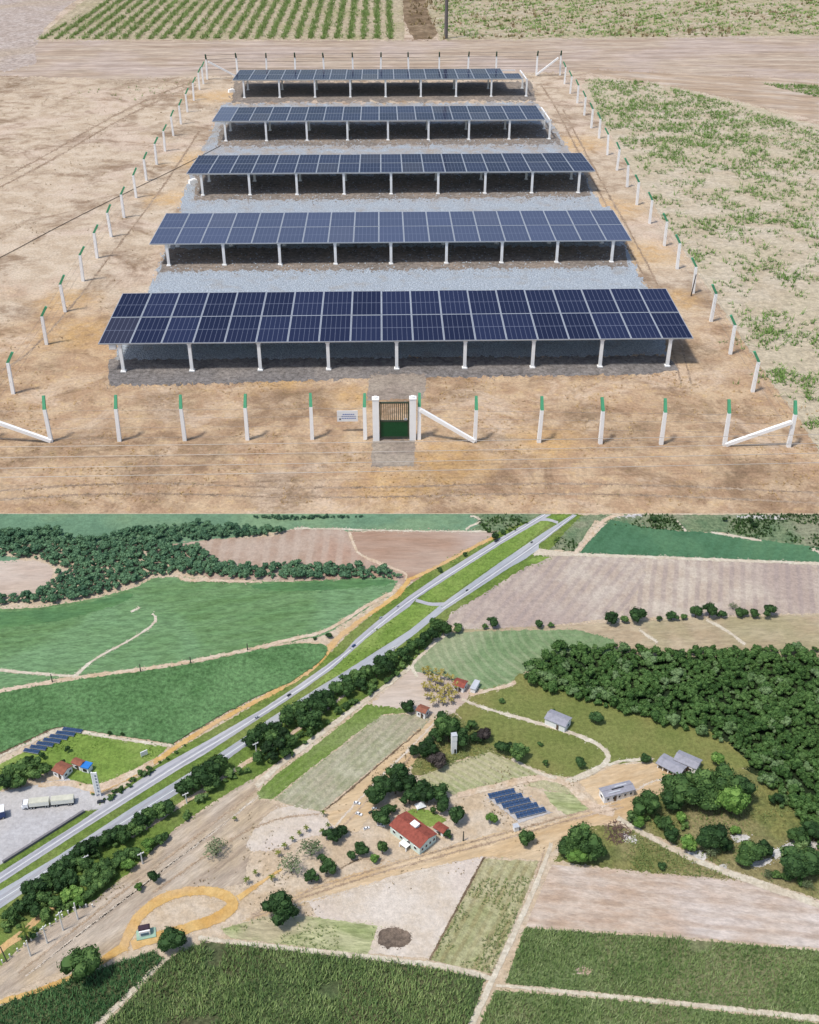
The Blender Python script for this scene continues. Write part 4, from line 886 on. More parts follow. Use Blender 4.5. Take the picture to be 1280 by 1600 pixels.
# ------------------------------------------------------------------ trees
M_leaf_dark = foliage('leaf_dark', '24361f', '35502c', '547040', k=1.08)
M_leaf_mid = foliage('leaf_mid', '2f4524', '486436', '6f8a4c', '93a378', k=1.05)
M_leaf_grey = foliage('leaf_grey', '5a6a48', '7c8a64', 'a2ab84', k=1.35)
M_leaf_bright = foliage('leaf_bright', '46642c', '648840', '8fae5a', k=1.15)
M_leaf_purple = foliage('leaf_purple', '3c3634', '524a46', '6c625a', k=1.35)
M_palm = foliage('palm_leaf', '86803f', 'a89a52', 'c9bb7a', k=1.3)
M_palm_g = foliage('palm_leaf_green', '4f6432', '73853f', 'a29a50', k=1.3)
M_bark = plain('bark', '6e5f50', 0.9, 0.1, 0, 0.2, 20.0)
def quad_sphere(n=3):
    V, F = [], []
    for ax in range(3):
        for sg_ in (-1, 1):
            o = len(V)
            for i in range(n + 1):
                for j in range(n + 1):
                    a, b = math.tan((i / n * 2 - 1) * math.pi / 4), math.tan((j / n * 2 - 1) * math.pi / 4); p = [0, 0, 0]
                    p[ax] = sg_; p[(ax + 1) % 3] = a * sg_; p[(ax + 2) % 3] = b; V.append(p)
            for i in range(n):
                for j in range(n): k = o + i * (n + 1) + j; F.append((k, k + n + 1, k + n + 2, k + 1))
    V = np.array(V, float); V /= np.linalg.norm(V, axis=1)[:, None]; return V, np.array(F)
QV, QF = quad_sphere(2)
def crown_arrays(seed, nclump=12, nleaf=30, leaf=0.07, flat=0.78, base=0.16, core=True, open_=0.0, irregular=0.25):
    """unit-width crown: clumps of leaves on an uneven ellipsoid, z from about base to base+flat"""
    g = np.random.default_rng(seed); Vs, Fs = [], []; nv = 0
    cl = []
    for i in range(nclump):
        d = g.normal(0, 1, 3); d /= np.linalg.norm(d); d[2] = abs(d[2]) * 1.1 - 0.35
        r = g.uniform(0.5, 0.82) * (1 + g.uniform(-irregular, irregular)); c = d * r * np.array((0.42, 0.42, flat * 0.5)); c[2] += base + flat * 0.48
        cl.append((c, g.uniform(0.15, 0.25) * (1 - 0.25 * open_)))
    cl.append((np.array((0, 0, base + flat * 0.5)), 0.27))
    for c, r in cl:
        if core:
            V = QV * (r * 0.86) * (1 + g.normal(0, 0.10, (len(QV), 1))) * np.array((1, 1, 0.85)) + c
            Vs.append(V); Fs.append(QF + nv); nv += len(V)
        m = nleaf; d = g.normal(0, 1, (m, 3)); d[:, 2] = np.abs(d[:, 2]) * 0.9 + d[:, 2] * 0.35; d /= np.linalg.norm(d, axis=1)[:, None]
        p = c + d * r * g.uniform(0.82, 1.18, (m, 1)) * np.array((1, 1, 0.88))
        nrm = d + g.normal(0, 0.45, (m, 3)); nrm /= np.linalg.norm(nrm, axis=1)[:, None]
        a = np.cross(nrm, g.normal(0, 1, (m, 3))); a /= np.linalg.norm(a, axis=1)[:, None]; b = np.cross(nrm, a)
        s = leaf * g.uniform(0.6, 1.35, (m, 1)) / 2
        Q = np.stack([p - a * s * 1.3, p - b * s * 0.8, p + a * s * 1.3, p + b * s * 0.8], 1).reshape(-1, 3)
        Vs.append(Q); Fs.append(np.arange(4 * m).reshape(-1, 4) + nv); nv += 4 * m
    return np.concatenate(Vs), np.concatenate(Fs)
def trunk_mesh(seed, h=0.45, r=0.035):
    g = random.Random(seed); m = MB(); m.tube((0, 0, -0.02), (0.01, 0, h * 0.6), r, r * 0.7, 6)
    for k in range(4):
        a = k * 1.57 + g.uniform(-.4, .4); m.tube((0.01, 0, h * 0.5), (0.2 * math.cos(a), 0.2 * math.sin(a), h + g.uniform(0, .15)), r * 0.5, r * 0.22, 5)
    return m.mesh('trunk', M_bark)
def crown_mesh(arr, mat): return np_mesh('crown', arr[0], arr[1], [mat])
CA = {k: crown_arrays(100 + k, 13, 34, 0.075) for k in range(4)}
CA_open = {k: crown_arrays(200 + k, 15, 30, 0.06, 0.6, 0.2, False, 0.6, 0.4) for k in range(2)}
CA_low = {k: crown_arrays(300 + k, 7 + k, 20, 0.105, 0.7, irregular=0.45) for k in range(5)}
CA_big = {k: crown_arrays(400 + k, 20, 60, 0.05, 0.78, 0.14, irregular=0.35) for k in range(4)}
QV, QF = quad_sphere(2)
PROTO = {}
def proto_tree(kind, v, big=False):
    v = v % 8; key = (kind, v, big)
    if key in PROTO: return PROTO[key]
    mat = {'dark': M_leaf_dark, 'mid': M_leaf_mid, 'grey': M_leaf_grey, 'bright': M_leaf_bright, 'purple': M_leaf_purple}[kind]
    arr = CA_open[v % 2] if kind == 'grey' else CA_big[v % 4] if big else CA[v % 4]
    PROTO[key] = (crown_mesh(arr, mat), trunk_mesh(v)); return PROTO[key]
TREES = 0
def tree(cx, cy, w, kind, label, group=None, name='tree', hs=1.0, cat='tree'):
    """crown centre and crown width as surveyed in photo pixels"""
    global TREES
    TREES += 1; v = TREES; w = w * 1.14
    s = S(cy + w * 0.3); W = w / s; zc = 0.52 * W * hs
    q = G(cx, cy, zc); z = gz(q.x, q.y)
    c, t = proto_tree(kind, v, w > 36)
    r = thing(name, label, cat, (q.x, q.y, z), rnd.uniform(0, 6.28), group, (W * rnd.uniform(.95, 1.05), W * rnd.uniform(.95, 1.05), W * hs))
    link('trunk', t, r); link('crown', c, r); return r

def forest(name, polys, label, mat, dx, w, seed, prob=1.0, low=True, raise_z=0.0, wy=None):
    """a closed wood: hundreds of crowns standing side by side, one mass"""
    g = np.random.default_rng(seed); Vs, Fs, Ts = [], [], []; nv = 0
    for poly in polys:
        a = np.array(poly, float); lo, hi = a.min(0), a.max(0); y = lo[1]
        while y < hi[1]:
            ww = w(y); x = lo[0] + g.uniform(0, ww)
            while x < hi[0]:
                p = (x + g.normal(0, ww * 0.2), y + g.normal(0, ww * 0.15))
                if inside([p], poly)[0] and g.random() < prob:
                    W = ww * (0.7 + 1.0 * g.random() ** 2) / S(y); h = W * g.uniform(0.75, 1.15)
                    q = G(p[0], p[1]); V, F = CA_low[int(g.integers(5))]; an = g.uniform(0, 6.28); ca, sa = math.cos(an), math.sin(an)
                    X = np.stack([(V[:, 0] * ca - V[:, 1] * sa) * W + q.x, (V[:, 0] * sa + V[:, 1] * ca) * W + q.y, V[:, 2] * h + raise_z], 1)
                    Vs.append(X); Fs.append(F + nv); nv += len(V); Ts.append(np.full(len(F), g.random() ** 1.3))
                x += ww * 0.72
            y += ww * 0.42
    o = link(name, np_mesh(name, np.concatenate(Vs), np.concatenate(Fs), [mat], np.concatenate(Ts)))
    return tag(o, label, None, None, 'stuff')
wfun = lambda k: (lambda y: k * S(y) / S(1100))
M_for_far = foliage('forest_far', '34503f', '48684e', '688864', k=1.0)  # lighter, bluish leaves: far haze painted into the colours
M_for = foliage('forest_leaf', '2b4026', '41602f', '648248', '9aab86', k=1.15)
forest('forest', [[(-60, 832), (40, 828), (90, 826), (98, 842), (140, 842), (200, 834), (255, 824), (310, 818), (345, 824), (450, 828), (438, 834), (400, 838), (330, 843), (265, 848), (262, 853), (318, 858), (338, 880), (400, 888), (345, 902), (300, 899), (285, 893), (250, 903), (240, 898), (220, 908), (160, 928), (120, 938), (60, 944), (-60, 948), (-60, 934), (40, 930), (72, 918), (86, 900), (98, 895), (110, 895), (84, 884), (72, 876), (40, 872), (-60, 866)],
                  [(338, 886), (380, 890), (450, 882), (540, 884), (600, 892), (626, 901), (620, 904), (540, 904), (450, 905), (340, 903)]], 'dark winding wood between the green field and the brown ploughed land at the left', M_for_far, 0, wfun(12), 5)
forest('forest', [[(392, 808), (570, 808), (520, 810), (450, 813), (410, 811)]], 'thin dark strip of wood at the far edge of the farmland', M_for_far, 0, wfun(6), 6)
forest('forest', [[(814, 1056), (850, 1026), (880, 1012), (930, 1009), (1010, 1019), (1080, 1022), (1140, 1016), (1210, 1015), (1500, 1018), (1500, 1338), (1290, 1326), (1250, 1300), (1240, 1270), (1200, 1255), (1190, 1220), (1172, 1192), (1150, 1170), (1120, 1158), (1060, 1142), (1000, 1122), (960, 1110), (900, 1092), (850, 1082)]],
       'large dense dark green wood at the right of the farmland', M_for, 0, wfun(15), 8)
# near-frame shrubs below the wood
forest('shrubs', [[(980, 1272), (1030, 1282), (1060, 1290), (1080, 1300), (1060, 1306), (1010, 1292), (978, 1286)], [(1230, 1318), (1300, 1330), (1420, 1350), (1420, 1372), (1260, 1366), (1220, 1340)], [(1180, 1362), (1240, 1374), (1262, 1384), (1220, 1384)]], 'low mixed shrubs among the rough grass at the lower right', M_leaf_mid, 0, wfun(14), 9, 0.55)
# the belt of trees along the highway
belt = [(682, 974, 22), (694, 982, 24), (676, 990, 20), (664, 996, 20), (655, 1006, 20), (640, 1010, 22), (628, 1022, 24), (612, 1028, 26), (596, 1036, 28), (610, 1042, 22), (588, 1048, 26), (572, 1050, 24), (555, 1058, 26), (540, 1066, 26), (562, 1070, 22), (526, 1076, 26), (545, 1080, 22), (510, 1088, 26), (496, 1094, 28), (482, 1102, 24), (468, 1108, 26), (455, 1112, 28), (470, 1118, 24), (448, 1124, 26), (500, 1106, 24), (515, 1100, 22), (490, 1122, 28), (476, 1130, 24), (430, 1136, 24), (412, 1142, 28), (400, 1150, 28), (424, 1152, 26), (440, 1146, 22), (388, 1160, 20),
        (418, 1170, 22), (436, 1162, 24), (456, 1155, 22), (405, 1182, 22), (425, 1182, 20),
        (342, 1192, 30), (328, 1204, 34), (314, 1214, 34), (300, 1222, 30), (286, 1232, 26), (330, 1220, 26),
        (262, 1262, 24), (248, 1266, 26), (234, 1272, 26), (220, 1280, 24), (205, 1290, 22), (190, 1298, 24), (175, 1306, 26), (190, 1310, 24), (160, 1312, 26), (144, 1320, 28), (128, 1328, 28), (115, 1342, 28), (132, 1346, 28), (102, 1352, 28), (88, 1364, 30), (105, 1372, 28), (74, 1376, 30), (60, 1384, 30), (44, 1388, 26), (90, 1384, 26), (66, 1400, 26), (46, 1408, 26), (30, 1418, 24), (14, 1428, 24), (52, 1424, 22)]
for i, (x, y, w) in enumerate(belt):
    tree(x, y, w, rnd.choice(['dark', 'dark', 'mid']), 'dark tree in the belt beside the highway, %s from its far upper end' % nth(i + 1), 'trees in the highway belt', hs=rnd.uniform(.85, 1.1))
inner = [(230, 1320, 22), (212, 1334, 24), (196, 1338, 26), (180, 1346, 26), (165, 1352, 28), (200, 1352, 22), (150, 1362, 26), (170, 1368, 26), (136, 1376, 26), (154, 1382, 24), (120, 1392, 24), (138, 1396, 22), (104, 1402, 24), (86, 1410, 24), (120, 1408, 20), (72, 1426, 20), (246, 1314, 18), (258, 1308, 16)]
for i, (x, y, w) in enumerate(inner):
    tree(x, y, w, rnd.choice(['mid', 'mid', 'bright']), 'green bushy tree on the yard side of the lower highway belt, %s along it' % nth(i + 1), 'bushy trees inside the highway belt', hs=0.85)
forest('roadside_shrubs', [[(700, 985), (690, 990), (640, 1030), (560, 1085), (480, 1142), (420, 1185), (398, 1192), (396, 1206), (440, 1196), (500, 1146), (560, 1102), (640, 1042), (680, 1004)], [(380, 1200), (330, 1232), (300, 1262), (280, 1290), (330, 1250), (392, 1212)], [(280, 1262), (225, 1300), (160, 1345), (70, 1420), (20, 1460), (0, 1470), (0, 1440), (60, 1395), (130, 1340), (220, 1290)], [(130, 1395), (60, 1448), (20, 1488), (40, 1470), (110, 1420), (150, 1400)]],
       'mixed low shrubs growing under the highway tree belt', M_leaf_mid, 0, wfun(12), 12, 0.42)
forest('roadside_shrubs', [[(120, 1232), (166, 1246), (240, 1196), (290, 1166), (285, 1172), (240, 1206), (172, 1252), (160, 1250)]], 'dark low scrub between the dirt track and the highway', M_leaf_mid, 0, wfun(7), 13, 0.4)

# single trees of the farm
grove = [(602, 1228, 34), (586, 1240, 34), (622, 1210, 36), (618, 1226, 34), (640, 1226, 30), (650, 1240, 26), (660, 1228, 26), (668, 1242, 28), (690, 1238, 28), (690, 1256, 28), (640, 1244, 28), (714, 1274, 30), (600, 1276, 30), (610, 1262, 18)]
gl = ['at the left tip of the grove above the red-roofed farmhouse', 'leftmost in the grove above the red-roofed farmhouse', 'topmost in the grove above the red-roofed farmhouse', 'inside the left half of the farmhouse grove', 'in the gap between the two halves of the farmhouse grove', 'behind the small white tent in the farm grove', 'top of the right half of the farm grove', 'just above right of the small white tent', 'at the top right of the farm grove', 'at right of the farm grove below its top right tree', 'left of the small white tent in the farm grove', 'at the lower right grove end above the small red outbuilding', 'among the parked cars left of the farmhouse', 'small one between the grove and the parked cars']
for (x, y, w), l in zip(grove, gl): tree(x, y, w, 'dark', 'round dark tree ' + l, 'grove by the farmhouse')
singles = [(436, 1417, 48, 'dark', 'big round dark tree beside the fork of the orange loop road', 1.0), (270, 1468, 44, 'dark', 'wide dark tree at the corner of the cane field by the loop road', .8), (134, 1506, 58, 'mid', 'large tree with pale left side standing on the edge of the bottom-left cane field', 1.0),
           (240, 1368, 20, 'dark', 'small dark tree on the grey land above the loop road', 1.1), (216, 1386, 14, 'bright', 'tiny light green tree below the small dark tree on the grey land', 1), (336, 1324, 38, 'grey', 'wide grey-green tree standing alone on the bare sand', .75),
           (486, 1324, 40, 'grey', 'airy grey-green tree behind the palms, upper of two', .8), (454, 1350, 38, 'grey', 'airy grey-green tree near the palms, lower of two', .85), (520, 1304, 28, 'dark', 'dark bush with a smaller one at its right, above the garden', .9), (535, 1298, 20, 'dark', 'small dark bush touching the right side of the dark garden bush', .9),
           (510, 1354, 26, 'dark', 'dark tree right of the two airy trees', 1.1), (504, 1342, 16, 'dark', 'small dark tree top just above the dark tree of the garden', 1), (486, 1370, 22, 'dark', 'low dark tree left of the dark tree of the garden', .9), (549, 1337, 16, 'dark', 'small round shrub, leftmost of the garden shrubs', 1), (568, 1326, 22, 'dark', 'round shrub in the middle of the garden shrubs', 1), (559, 1320, 11, 'dark', 'tiny dark shrub above the middle garden shrub', 1), (586, 1342, 14, 'bright', 'small bright shrub below the middle garden shrub', 1), (598, 1324, 19, 'mid', 'cone-shaped green shrub nearest the farmhouse', 1.3),
           (824, 1311, 26, 'mid', 'round green tree in the middle of the dirt road', 1), (769, 1279, 18, 'bright', 'small leafy tree left of the five blue solar rows', 1.1), (699, 1304, 14, 'dark', 'small dark bush beside the small red outbuilding', 1), (677, 1266, 9, 'mid', 'slim tree on the lawn behind the farmhouse', 1.8),
           (906, 1312, 46, 'mid', 'large leafy tree right of the dirt road, tallest of its clump', 1.05), (890, 1322, 36, 'mid', 'leafy tree at the left of the clump by the dirt road', .9), (924, 1322, 40, 'mid', 'leafy tree at the right of the clump by the dirt road', .9), (904, 1336, 34, 'bright', 'bright tree at the front of the clump by the dirt road', .8),
           (702, 1138, 38, 'mid', 'tall broad tree left of the white water tower', 1.25), (718, 1150, 32, 'dark', 'dark tree right behind the white water tower', 1), (682, 1148, 26, 'dark', 'dark tree at the left of the clump by the water tower', .9), (668, 1168, 34, 'dark', 'round dark tree below left of the water tower', .9), (682, 1186, 28, 'purple', 'purplish dark tree below left of the water tower', .9), (648, 1172, 20, 'dark', 'small dark tree left of the round dark tree near the tower', .9), (736, 1132, 18, 'mid', 'small tree above right of the water tower', .8), (756, 1148, 26, 'purple', 'brownish tree right of the water tower', .8), (745, 1154, 22, 'dark', 'dark tree just right of the water tower', .8), (786, 1166, 26, 'dark', 'dark tree on the edge of the pasture, left of a pair', .9), (812, 1176, 28, 'mid', 'green tree on the edge of the pasture, right of a pair', 1), (690, 1120, 20, 'dark', 'dark tree right of the small red-roofed house', .8), (640, 1104, 22, 'dark', 'dark tree left of the small red-roofed house', .8),
           (908, 1190, 20, 'dark', 'round bush inside the bend of the pale pasture track', .8), (852, 1192, 10, 'mid', 'thin bush at the lower edge of the pasture', 1.2), (932, 1122, 24, 'dark', 'dark bush in front of the wood, right of the grey-roofed barn', .7), (866, 1112, 9, 'mid', 'tiny bush behind the grey-roofed barn', .9), (844, 1162, 10, 'mid', 'tiny shrub alone on the pasture below the pale track', .6), (785, 1095, 11, 'mid', 'tiny shrub on the pasture above the pale track', .5),
           (1122, 1186, 24, 'bright', 'bright bush on the pasture right of the white-gabled shed', .8), (1010, 1184, 16, 'dark', 'dark bush left of the grey open shed', .9),
           (1066, 1236, 56, 'mid', 'broad tree at the left of the big clump below the sheds', .9), (1096, 1226, 54, 'mid', 'broad tree in the middle of the big clump below the sheds', .95), (1130, 1224, 54, 'mid', 'broad tree at the top right of the big clump below the sheds', .95), (1156, 1232, 44, 'dark', 'dark tree at the right end of the big clump below the sheds', 1), (1110, 1246, 46, 'mid', 'green tree at the front of the big clump below the sheds', .8), (1146, 1250, 50, 'bright', 'bright rounded tree at the front right of the big clump', 1), (1050, 1250, 38, 'dark', 'dark tree at the lower left of the big clump', .9), (1012, 1254, 42, 'mid', 'feathery tree left of the big clump, beside the broken grey roof', .9),
           (996, 1282, 26, 'bright', 'light bush at the start of the white curved path', .7), (1040, 1288, 26, 'mid', 'bush right of the light bush by the white path', .7), (1064, 1278, 20, 'bright', 'light bush in front of the dark tree of the clump', 1), (1052, 1306, 24, 'dark', 'dark bush above the white curved path', .9),
           (1116, 1308, 46, 'dark', 'large dark bush between two patches of white sand', 1), (1078, 1318, 28, 'bright', 'pale green bush at the left of the large dark bush', 1), (1136, 1322, 24, 'dark', 'dark shrub at the right foot of the large dark bush', .8), (1112, 1330, 24, 'grey', 'greyish shrub below the large dark bush', .8),
           (1174, 1330, 38, 'mid', 'green bush group centre, right of the large dark bush', .9), (1196, 1326, 28, 'dark', 'dark bush at the right of the green bush group', .9), (1162, 1346, 26, 'mid', 'low bush at the front of the green bush group', .8), (1244, 1352, 56, 'dark', 'wide dark bush near the right edge above the white path', .8), (1270, 1342, 36, 'mid', 'green bush at the right edge beside the wide dark bush', .8), (1200, 1365, 18, 'grey', 'small grey shrub left of the wide dark bush', .9), (1262, 1382, 20, 'grey', 'small grey shrub below the wide dark bush', .8), (1036, 1354, 14, 'dark', 'tiny dark bush on the lower side of the white path', .8), (1150, 1298, 18, 'bright', 'light shrub right of the large dark bush', .8), (1215, 1248, 22, 'dark', 'dark shrub in the clearing below the wood', .8), (1250, 1308, 34, 'mid', 'green bush right of the clearing under the wood', .8), (1275, 1300, 34, 'dark', 'dark bush at the right edge under the wood', .8),
           (770, 972, 18, 'dark', 'tree with round top on the lower edge of the pink field, left of three', 1), (758, 979, 9, 'mid', 'tiny tree beside the left round-topped tree of the pink field', 1), (842, 975, 15, 'dark', 'low dark tree on the lower edge of the pink field, middle of three', .8), (862, 976, 10, 'mid', 'tiny shrub right of the low dark tree of the pink field', .7), (715, 981, 18, 'mid', 'small tree where the highway belt meets the pink field', .7),
           (957, 966, 24, 'dark', 'dark tree at the left end of the field-edge row', .8), (976, 968, 14, 'mid', 'small bush second in the field-edge row', .8), (998, 962, 28, 'dark', 'broad dark tree third in the field-edge row', .8), (1031, 966, 10, 'mid', 'tiny bush fourth in the field-edge row', .8), (1050, 963, 18, 'dark', 'bush fifth in the field-edge row', .7), (1069, 964, 12, 'mid', 'small bush sixth in the field-edge row', .7), (1088, 956, 20, 'dark', 'tree seventh in the field-edge row', 1), (1110, 953, 22, 'dark', 'tallest tree of the field-edge row', 1.2), (1128, 959, 16, 'dark', 'bush just right of the tallest field-edge tree', .7), (1146, 947, 15, 'grey', 'thin umbrella-shaped tree rising above the field-edge row', .7), (1160, 958, 20, 'mid', 'low bush under the umbrella-shaped tree', .6), (1180, 957, 18, 'mid', 'low bush near the right end of the field-edge row', .7), (1202, 953, 23, 'dark', 'round dark tree at the right end of the field-edge row', .9),
           (774, 838, 12, 'dark', 'dark tree at the roadside by the dark car, far up the highway', .9), (727, 866, 7, 'dark', 'tiny dark roadside tree, lower of the far pair', 1), (687, 890, 9, 'dark', 'small dark roadside tree near the highway crossing', 1), (786, 832, 8, 'dark', 'tiny dark tree just beyond the far roadside tree', .8), (416, 994, 9, 'dark', 'x', .7)]
singles[-1] = (514, 993, 11, 'dark', 'small dark bush between the field road and the orange track', .7)
singles += [(492, 997, 6, 'dark', 'tiny bush left of the bush between the field road and track', .7), (1175, 813, 9, 'dark', 'tiny dark tree beside the far white bare patch', 1), (1179, 820, 10, 'dark', 'tiny dark tree below the far white bare patch', .8), (1133, 811, 9, 'dark', 'tiny dark tree left of the far white bare patch', .7), (1021, 811, 13, 'dark', 'flat dark bush among the far scrub', .5), (795, 804.5, 10, 'dark', 'x', .5)]
singles.pop()
for i, (x, y, w, k, l, h) in enumerate(singles): tree(x, y, w, k, l, None, 'tree', h)
# lawn side of the gravel lot
lot = [(18, 1206, 30), (38, 1200, 30), (8, 1222, 28), (30, 1220, 26), (52, 1208, 26), (56, 1194, 22), (72, 1202, 20), (-10, 1212, 28), (44, 1186, 16)]
for i, (x, y, w) in enumerate(lot): tree(x, y, w, rnd.choice(['dark', 'mid']), 'dark tree left of the brown-roofed house by the lot, %s planted there' % nth(i + 1), 'trees by the gravel lot', hs=.9)
for i, (x, y, w, l) in enumerate(((105, 1170, 9, 'thin dark tree on the lawn beside the small solar rows'), (98, 1192, 10, 'slim dark tree behind the brown-roofed house'), (171, 1145, 6, 'tiny dark tree on the lawn wall, left of two'), (191, 1147, 6, 'tiny dark tree on the lawn wall, right of two'), (66, 1180, 10, 'small dark bush just below the small solar rows'))): tree(x, y, w, 'dark', l, None, hs=1.3)

# ------------------------------------------------------------------ palms
def palm_proto(mat, seed, nf=9):
    g = random.Random(seed); t = thing('palm', 'x', 'palm tree'); m = MB(); m.tube((0, 0, -0.02), (0.03, 0.01, 0.55), 0.035, 0.022, 7); m.obj('trunk', M_bark, t)
    for k in range(nf):
        m = MB(); a = k * 2 * math.pi / nf + g.uniform(-.25, .25); up = g.uniform(0.05, 0.5); pr = None
        for i in range(6):
            s = i / 5; r = 0.44 * s; z = 0.55 + up * math.sin(s * 2.2) * 0.5 - 0.12 * s * s; wd = 0.075 * math.sin(math.pi * (0.15 + 0.8 * s)) + 0.004
            c = Vector((0.03 + r * math.cos(a), 0.01 + r * math.sin(a), z)); n = Vector((-math.sin(a), math.cos(a), 0)) * wd; cur = (c - n - Vector((0, 0, wd * .6)), c, c + n - Vector((0, 0, wd * .6)))
            if pr: m.add([pr[0], pr[1], cur[1], cur[0]], [(0, 1, 2, 3)]); m.add([pr[1], pr[2], cur[2], cur[1]], [(0, 1, 2, 3)])
            pr = cur
        m.obj('frond', mat, t)
    return t
pp = [palm_proto(M_palm, 1), palm_proto(M_palm_g, 2)]; pused = set()
def palm(x, y, w, label, k, group):
    W = w / S(y); q = G(x, y, 0.75 * W); q.z = gz(q.x, q.y); src = pp[k]
    if k not in pused: pused.add(k); o = src; o.location = q; o.scale = (W, W, W * 1.35); o['label'] = label; o['group'] = group
    else: o = dup(src, label, q, rnd.uniform(0, 6), group, (W, W, W * rnd.uniform(1.2, 1.7)))
gp = [(434, 1332, 13), (444, 1321, 13), (456, 1310, 11), (468, 1301, 11), (479, 1294, 12), (503, 1299, 12), (513, 1290, 11), (505, 1270, 12), (425, 1370, 14), (399, 1364, 11), (385, 1375, 14), (366, 1278, 10)]
pl = ['lowest of the slanting row of young palms', 'second from the bottom of the slanting row of young palms', 'third from the bottom of the slanting row of young palms', 'fourth from the bottom of the slanting row of young palms', 'top of the slanting row of young palms', 'yellowish one left of the dark garden bush', 'small yellow one above the dark garden bush', 'alone at the corner of the striped field', 'beside the earth track to the loop road', 'small one above the orange loop, right of a pair', 'small one above the orange loop, left of a pair', 'alone on the bare sand beside the highway belt']
for (x, y, w), l in zip(gp, pl): palm(x, y, w, 'young palm ' + l, 1, 'young palms in the farm yard')
k = 0
for r_ in range(6):
    for c in range(6):
        x = 664 + c * 8.6 + rnd.uniform(-4, 4) + r_ * 1.0; y = 1049 + r_ * 9.0 + rnd.uniform(-3.5, 3.5)
        if (r_ == 0 and c > 3) or (r_ == 5 and c in (0, 5)): continue
        k += 1; palm(x, y, rnd.uniform(10, 16), 'yellow palm, %s from left in row %s from the top of the plantation' % (nth(c + 1), nth(r_ + 1)), 0, 'yellow palms of the plantation')
palm(41, 1458, 30, 'green palm at the left edge beside the white poles', 1, 'young palms in the farm yard')

# ------------------------------------------------------------------ cane and crops seen from close by
M_canel = foliage('cane_leaf', '5a7346', '7d9258', 'aab67c', k=0.9)
M_canel2 = foliage('cane_leaf_pale', '647f48', '8a9d62', 'b4bc8c', k=1.05)
M_canel3 = foliage('cane_leaf_deep', '3c5c38', '587c4c', '7f9e66', k=0.95)
M_rowl = foliage('sparse_crop_leaf', '6f8248', '93a062', 'c2bd86', k=1.25)
def rows_in(poly, dirpx, period, step, jit, seed=0.0, thr=0.0, fs=1.0):
    W = Gn(np.array([p for p in poly], float)); d = np.array(D(*dirpx)); d /= np.linalg.norm(d); nrm = np.array((-d[1], d[0]))
    a = W @ d; b = W @ nrm; U, Vv = [], []
    for v in np.arange(b.min(), b.max(), period):
        u = np.arange(a.min(), a.max(), step); U.append(u + nr.normal(0, step * .4, len(u))); Vv.append(np.full(len(u), v) + nr.normal(0, jit, len(u)))
    U = np.concatenate(U); Vv = np.concatenate(Vv); P = U[:, None] * d + Vv[:, None] * nrm
    P = P[inside(P, [tuple(w) for w in W])]
    P = P[(np.abs(P[:, 0]) < 9.5) & (P[:, 1] > 10.0)]
    if thr: P = P[fbm(P[:, 0] * fs + seed, P[:, 1] * fs + seed, 3) > thr]
    return P
def crop(name, poly, dirpx, period, step, jit, h, w, nb, mat, label, thr=0.0, fs=1.0, spread=0.8, seed=0.0):
    P = rows_in(poly, dirpx, period, step, jit, seed, thr, fs)
    hh = h * (0.55 + 0.9 * fbm(P[:, 0] * 1.3 + 5, P[:, 1] * 1.3, 3))
    return tag(blades(name, z3(P, 0.012), hh, w, nb, mat, spread), label)
crop('cane_crop', f_near, ((440, 1590), (530, 1500)), 0.085, 0.042, 0.012, 0.085, 0.020, 6, M_canel, 'tall dark green cane filling the field at the bottom centre', 0.30, 1.4)
crop('cane_crop', f_left, ((60, 1600), (150, 1530)), 0.075, 0.042, 0.02, 0.075, 0.020, 6, M_canel3, 'deep green cane in the bottom left corner field')
crop('cane_crop', f_right, ((900, 1530), (930, 1470)), 0.07, 0.042, 0.02, 0.06, 0.018, 6, M_canel2, 'paler green cane in the field at the lower right', 0.33, 1.2)
crop('cane_crop', f_br, ((900, 1600), (930, 1560)), 0.075, 0.042, 0.02, 0.07, 0.019, 6, M_canel2, 'green cane along the bottom right edge', 0.28, 1.2)
crop('sparse_crop', [(672, 1500), (756, 1342), (842, 1346), (825, 1390), (770, 1522)], ((715, 1490), (790, 1350)), 0.10, 0.035, 0.02, 0.04, 0.014, 5, M_rowl, 'thin yellowish crop rows between the bleached field and the pale path', 0.44, 1.6, 1.2)
crop('sparse_crop', [(345, 1452), (420, 1432), (560, 1443), (590, 1447), (575, 1492), (460, 1478)], ((380, 1460), (560, 1480)), 0.10, 0.05, 0.03, 0.03, 0.014, 4, M_rowl, 'weedy thin crop beside the burnt round patch', 0.52, 1.8, 1.2)
def rough(name, polys, n, thr, fs, h, w, nb, mat, label, seed=0.0, spread=1.2):
    Ps = []
    for poly, k in zip(polys, n):
        P, f = scatter(poly, k, thr, fs, seed); Ps.append(P)
    P = np.concatenate(Ps); return tag(blades(name, z3(P, 0.012), nr.uniform(0.5, 1.3, len(P)) * h, w, nb, mat, spread), label)
rough('rough_grass', [[(980, 1268), (1060, 1215), (1160, 1200), (1250, 1245), (1400, 1280), (1400, 1440), (1280, 1405), (1180, 1372), (1120, 1352), (1040, 1312)], [(868, 1346), (885, 1310), (925, 1290), (970, 1290), (1040, 1325), (1110, 1358), (1160, 1376), (1000, 1362)], [(640, 1200), (668, 1150), (690, 1110), (715, 1115), (765, 1165), (835, 1200), (770, 1178), (680, 1205)]], (7000, 3000, 2200), 0.42, 1.2, 0.035, 0.016, 4, M_rowl, 'rough yellow-green grass around the lower right bushes', 3.0)
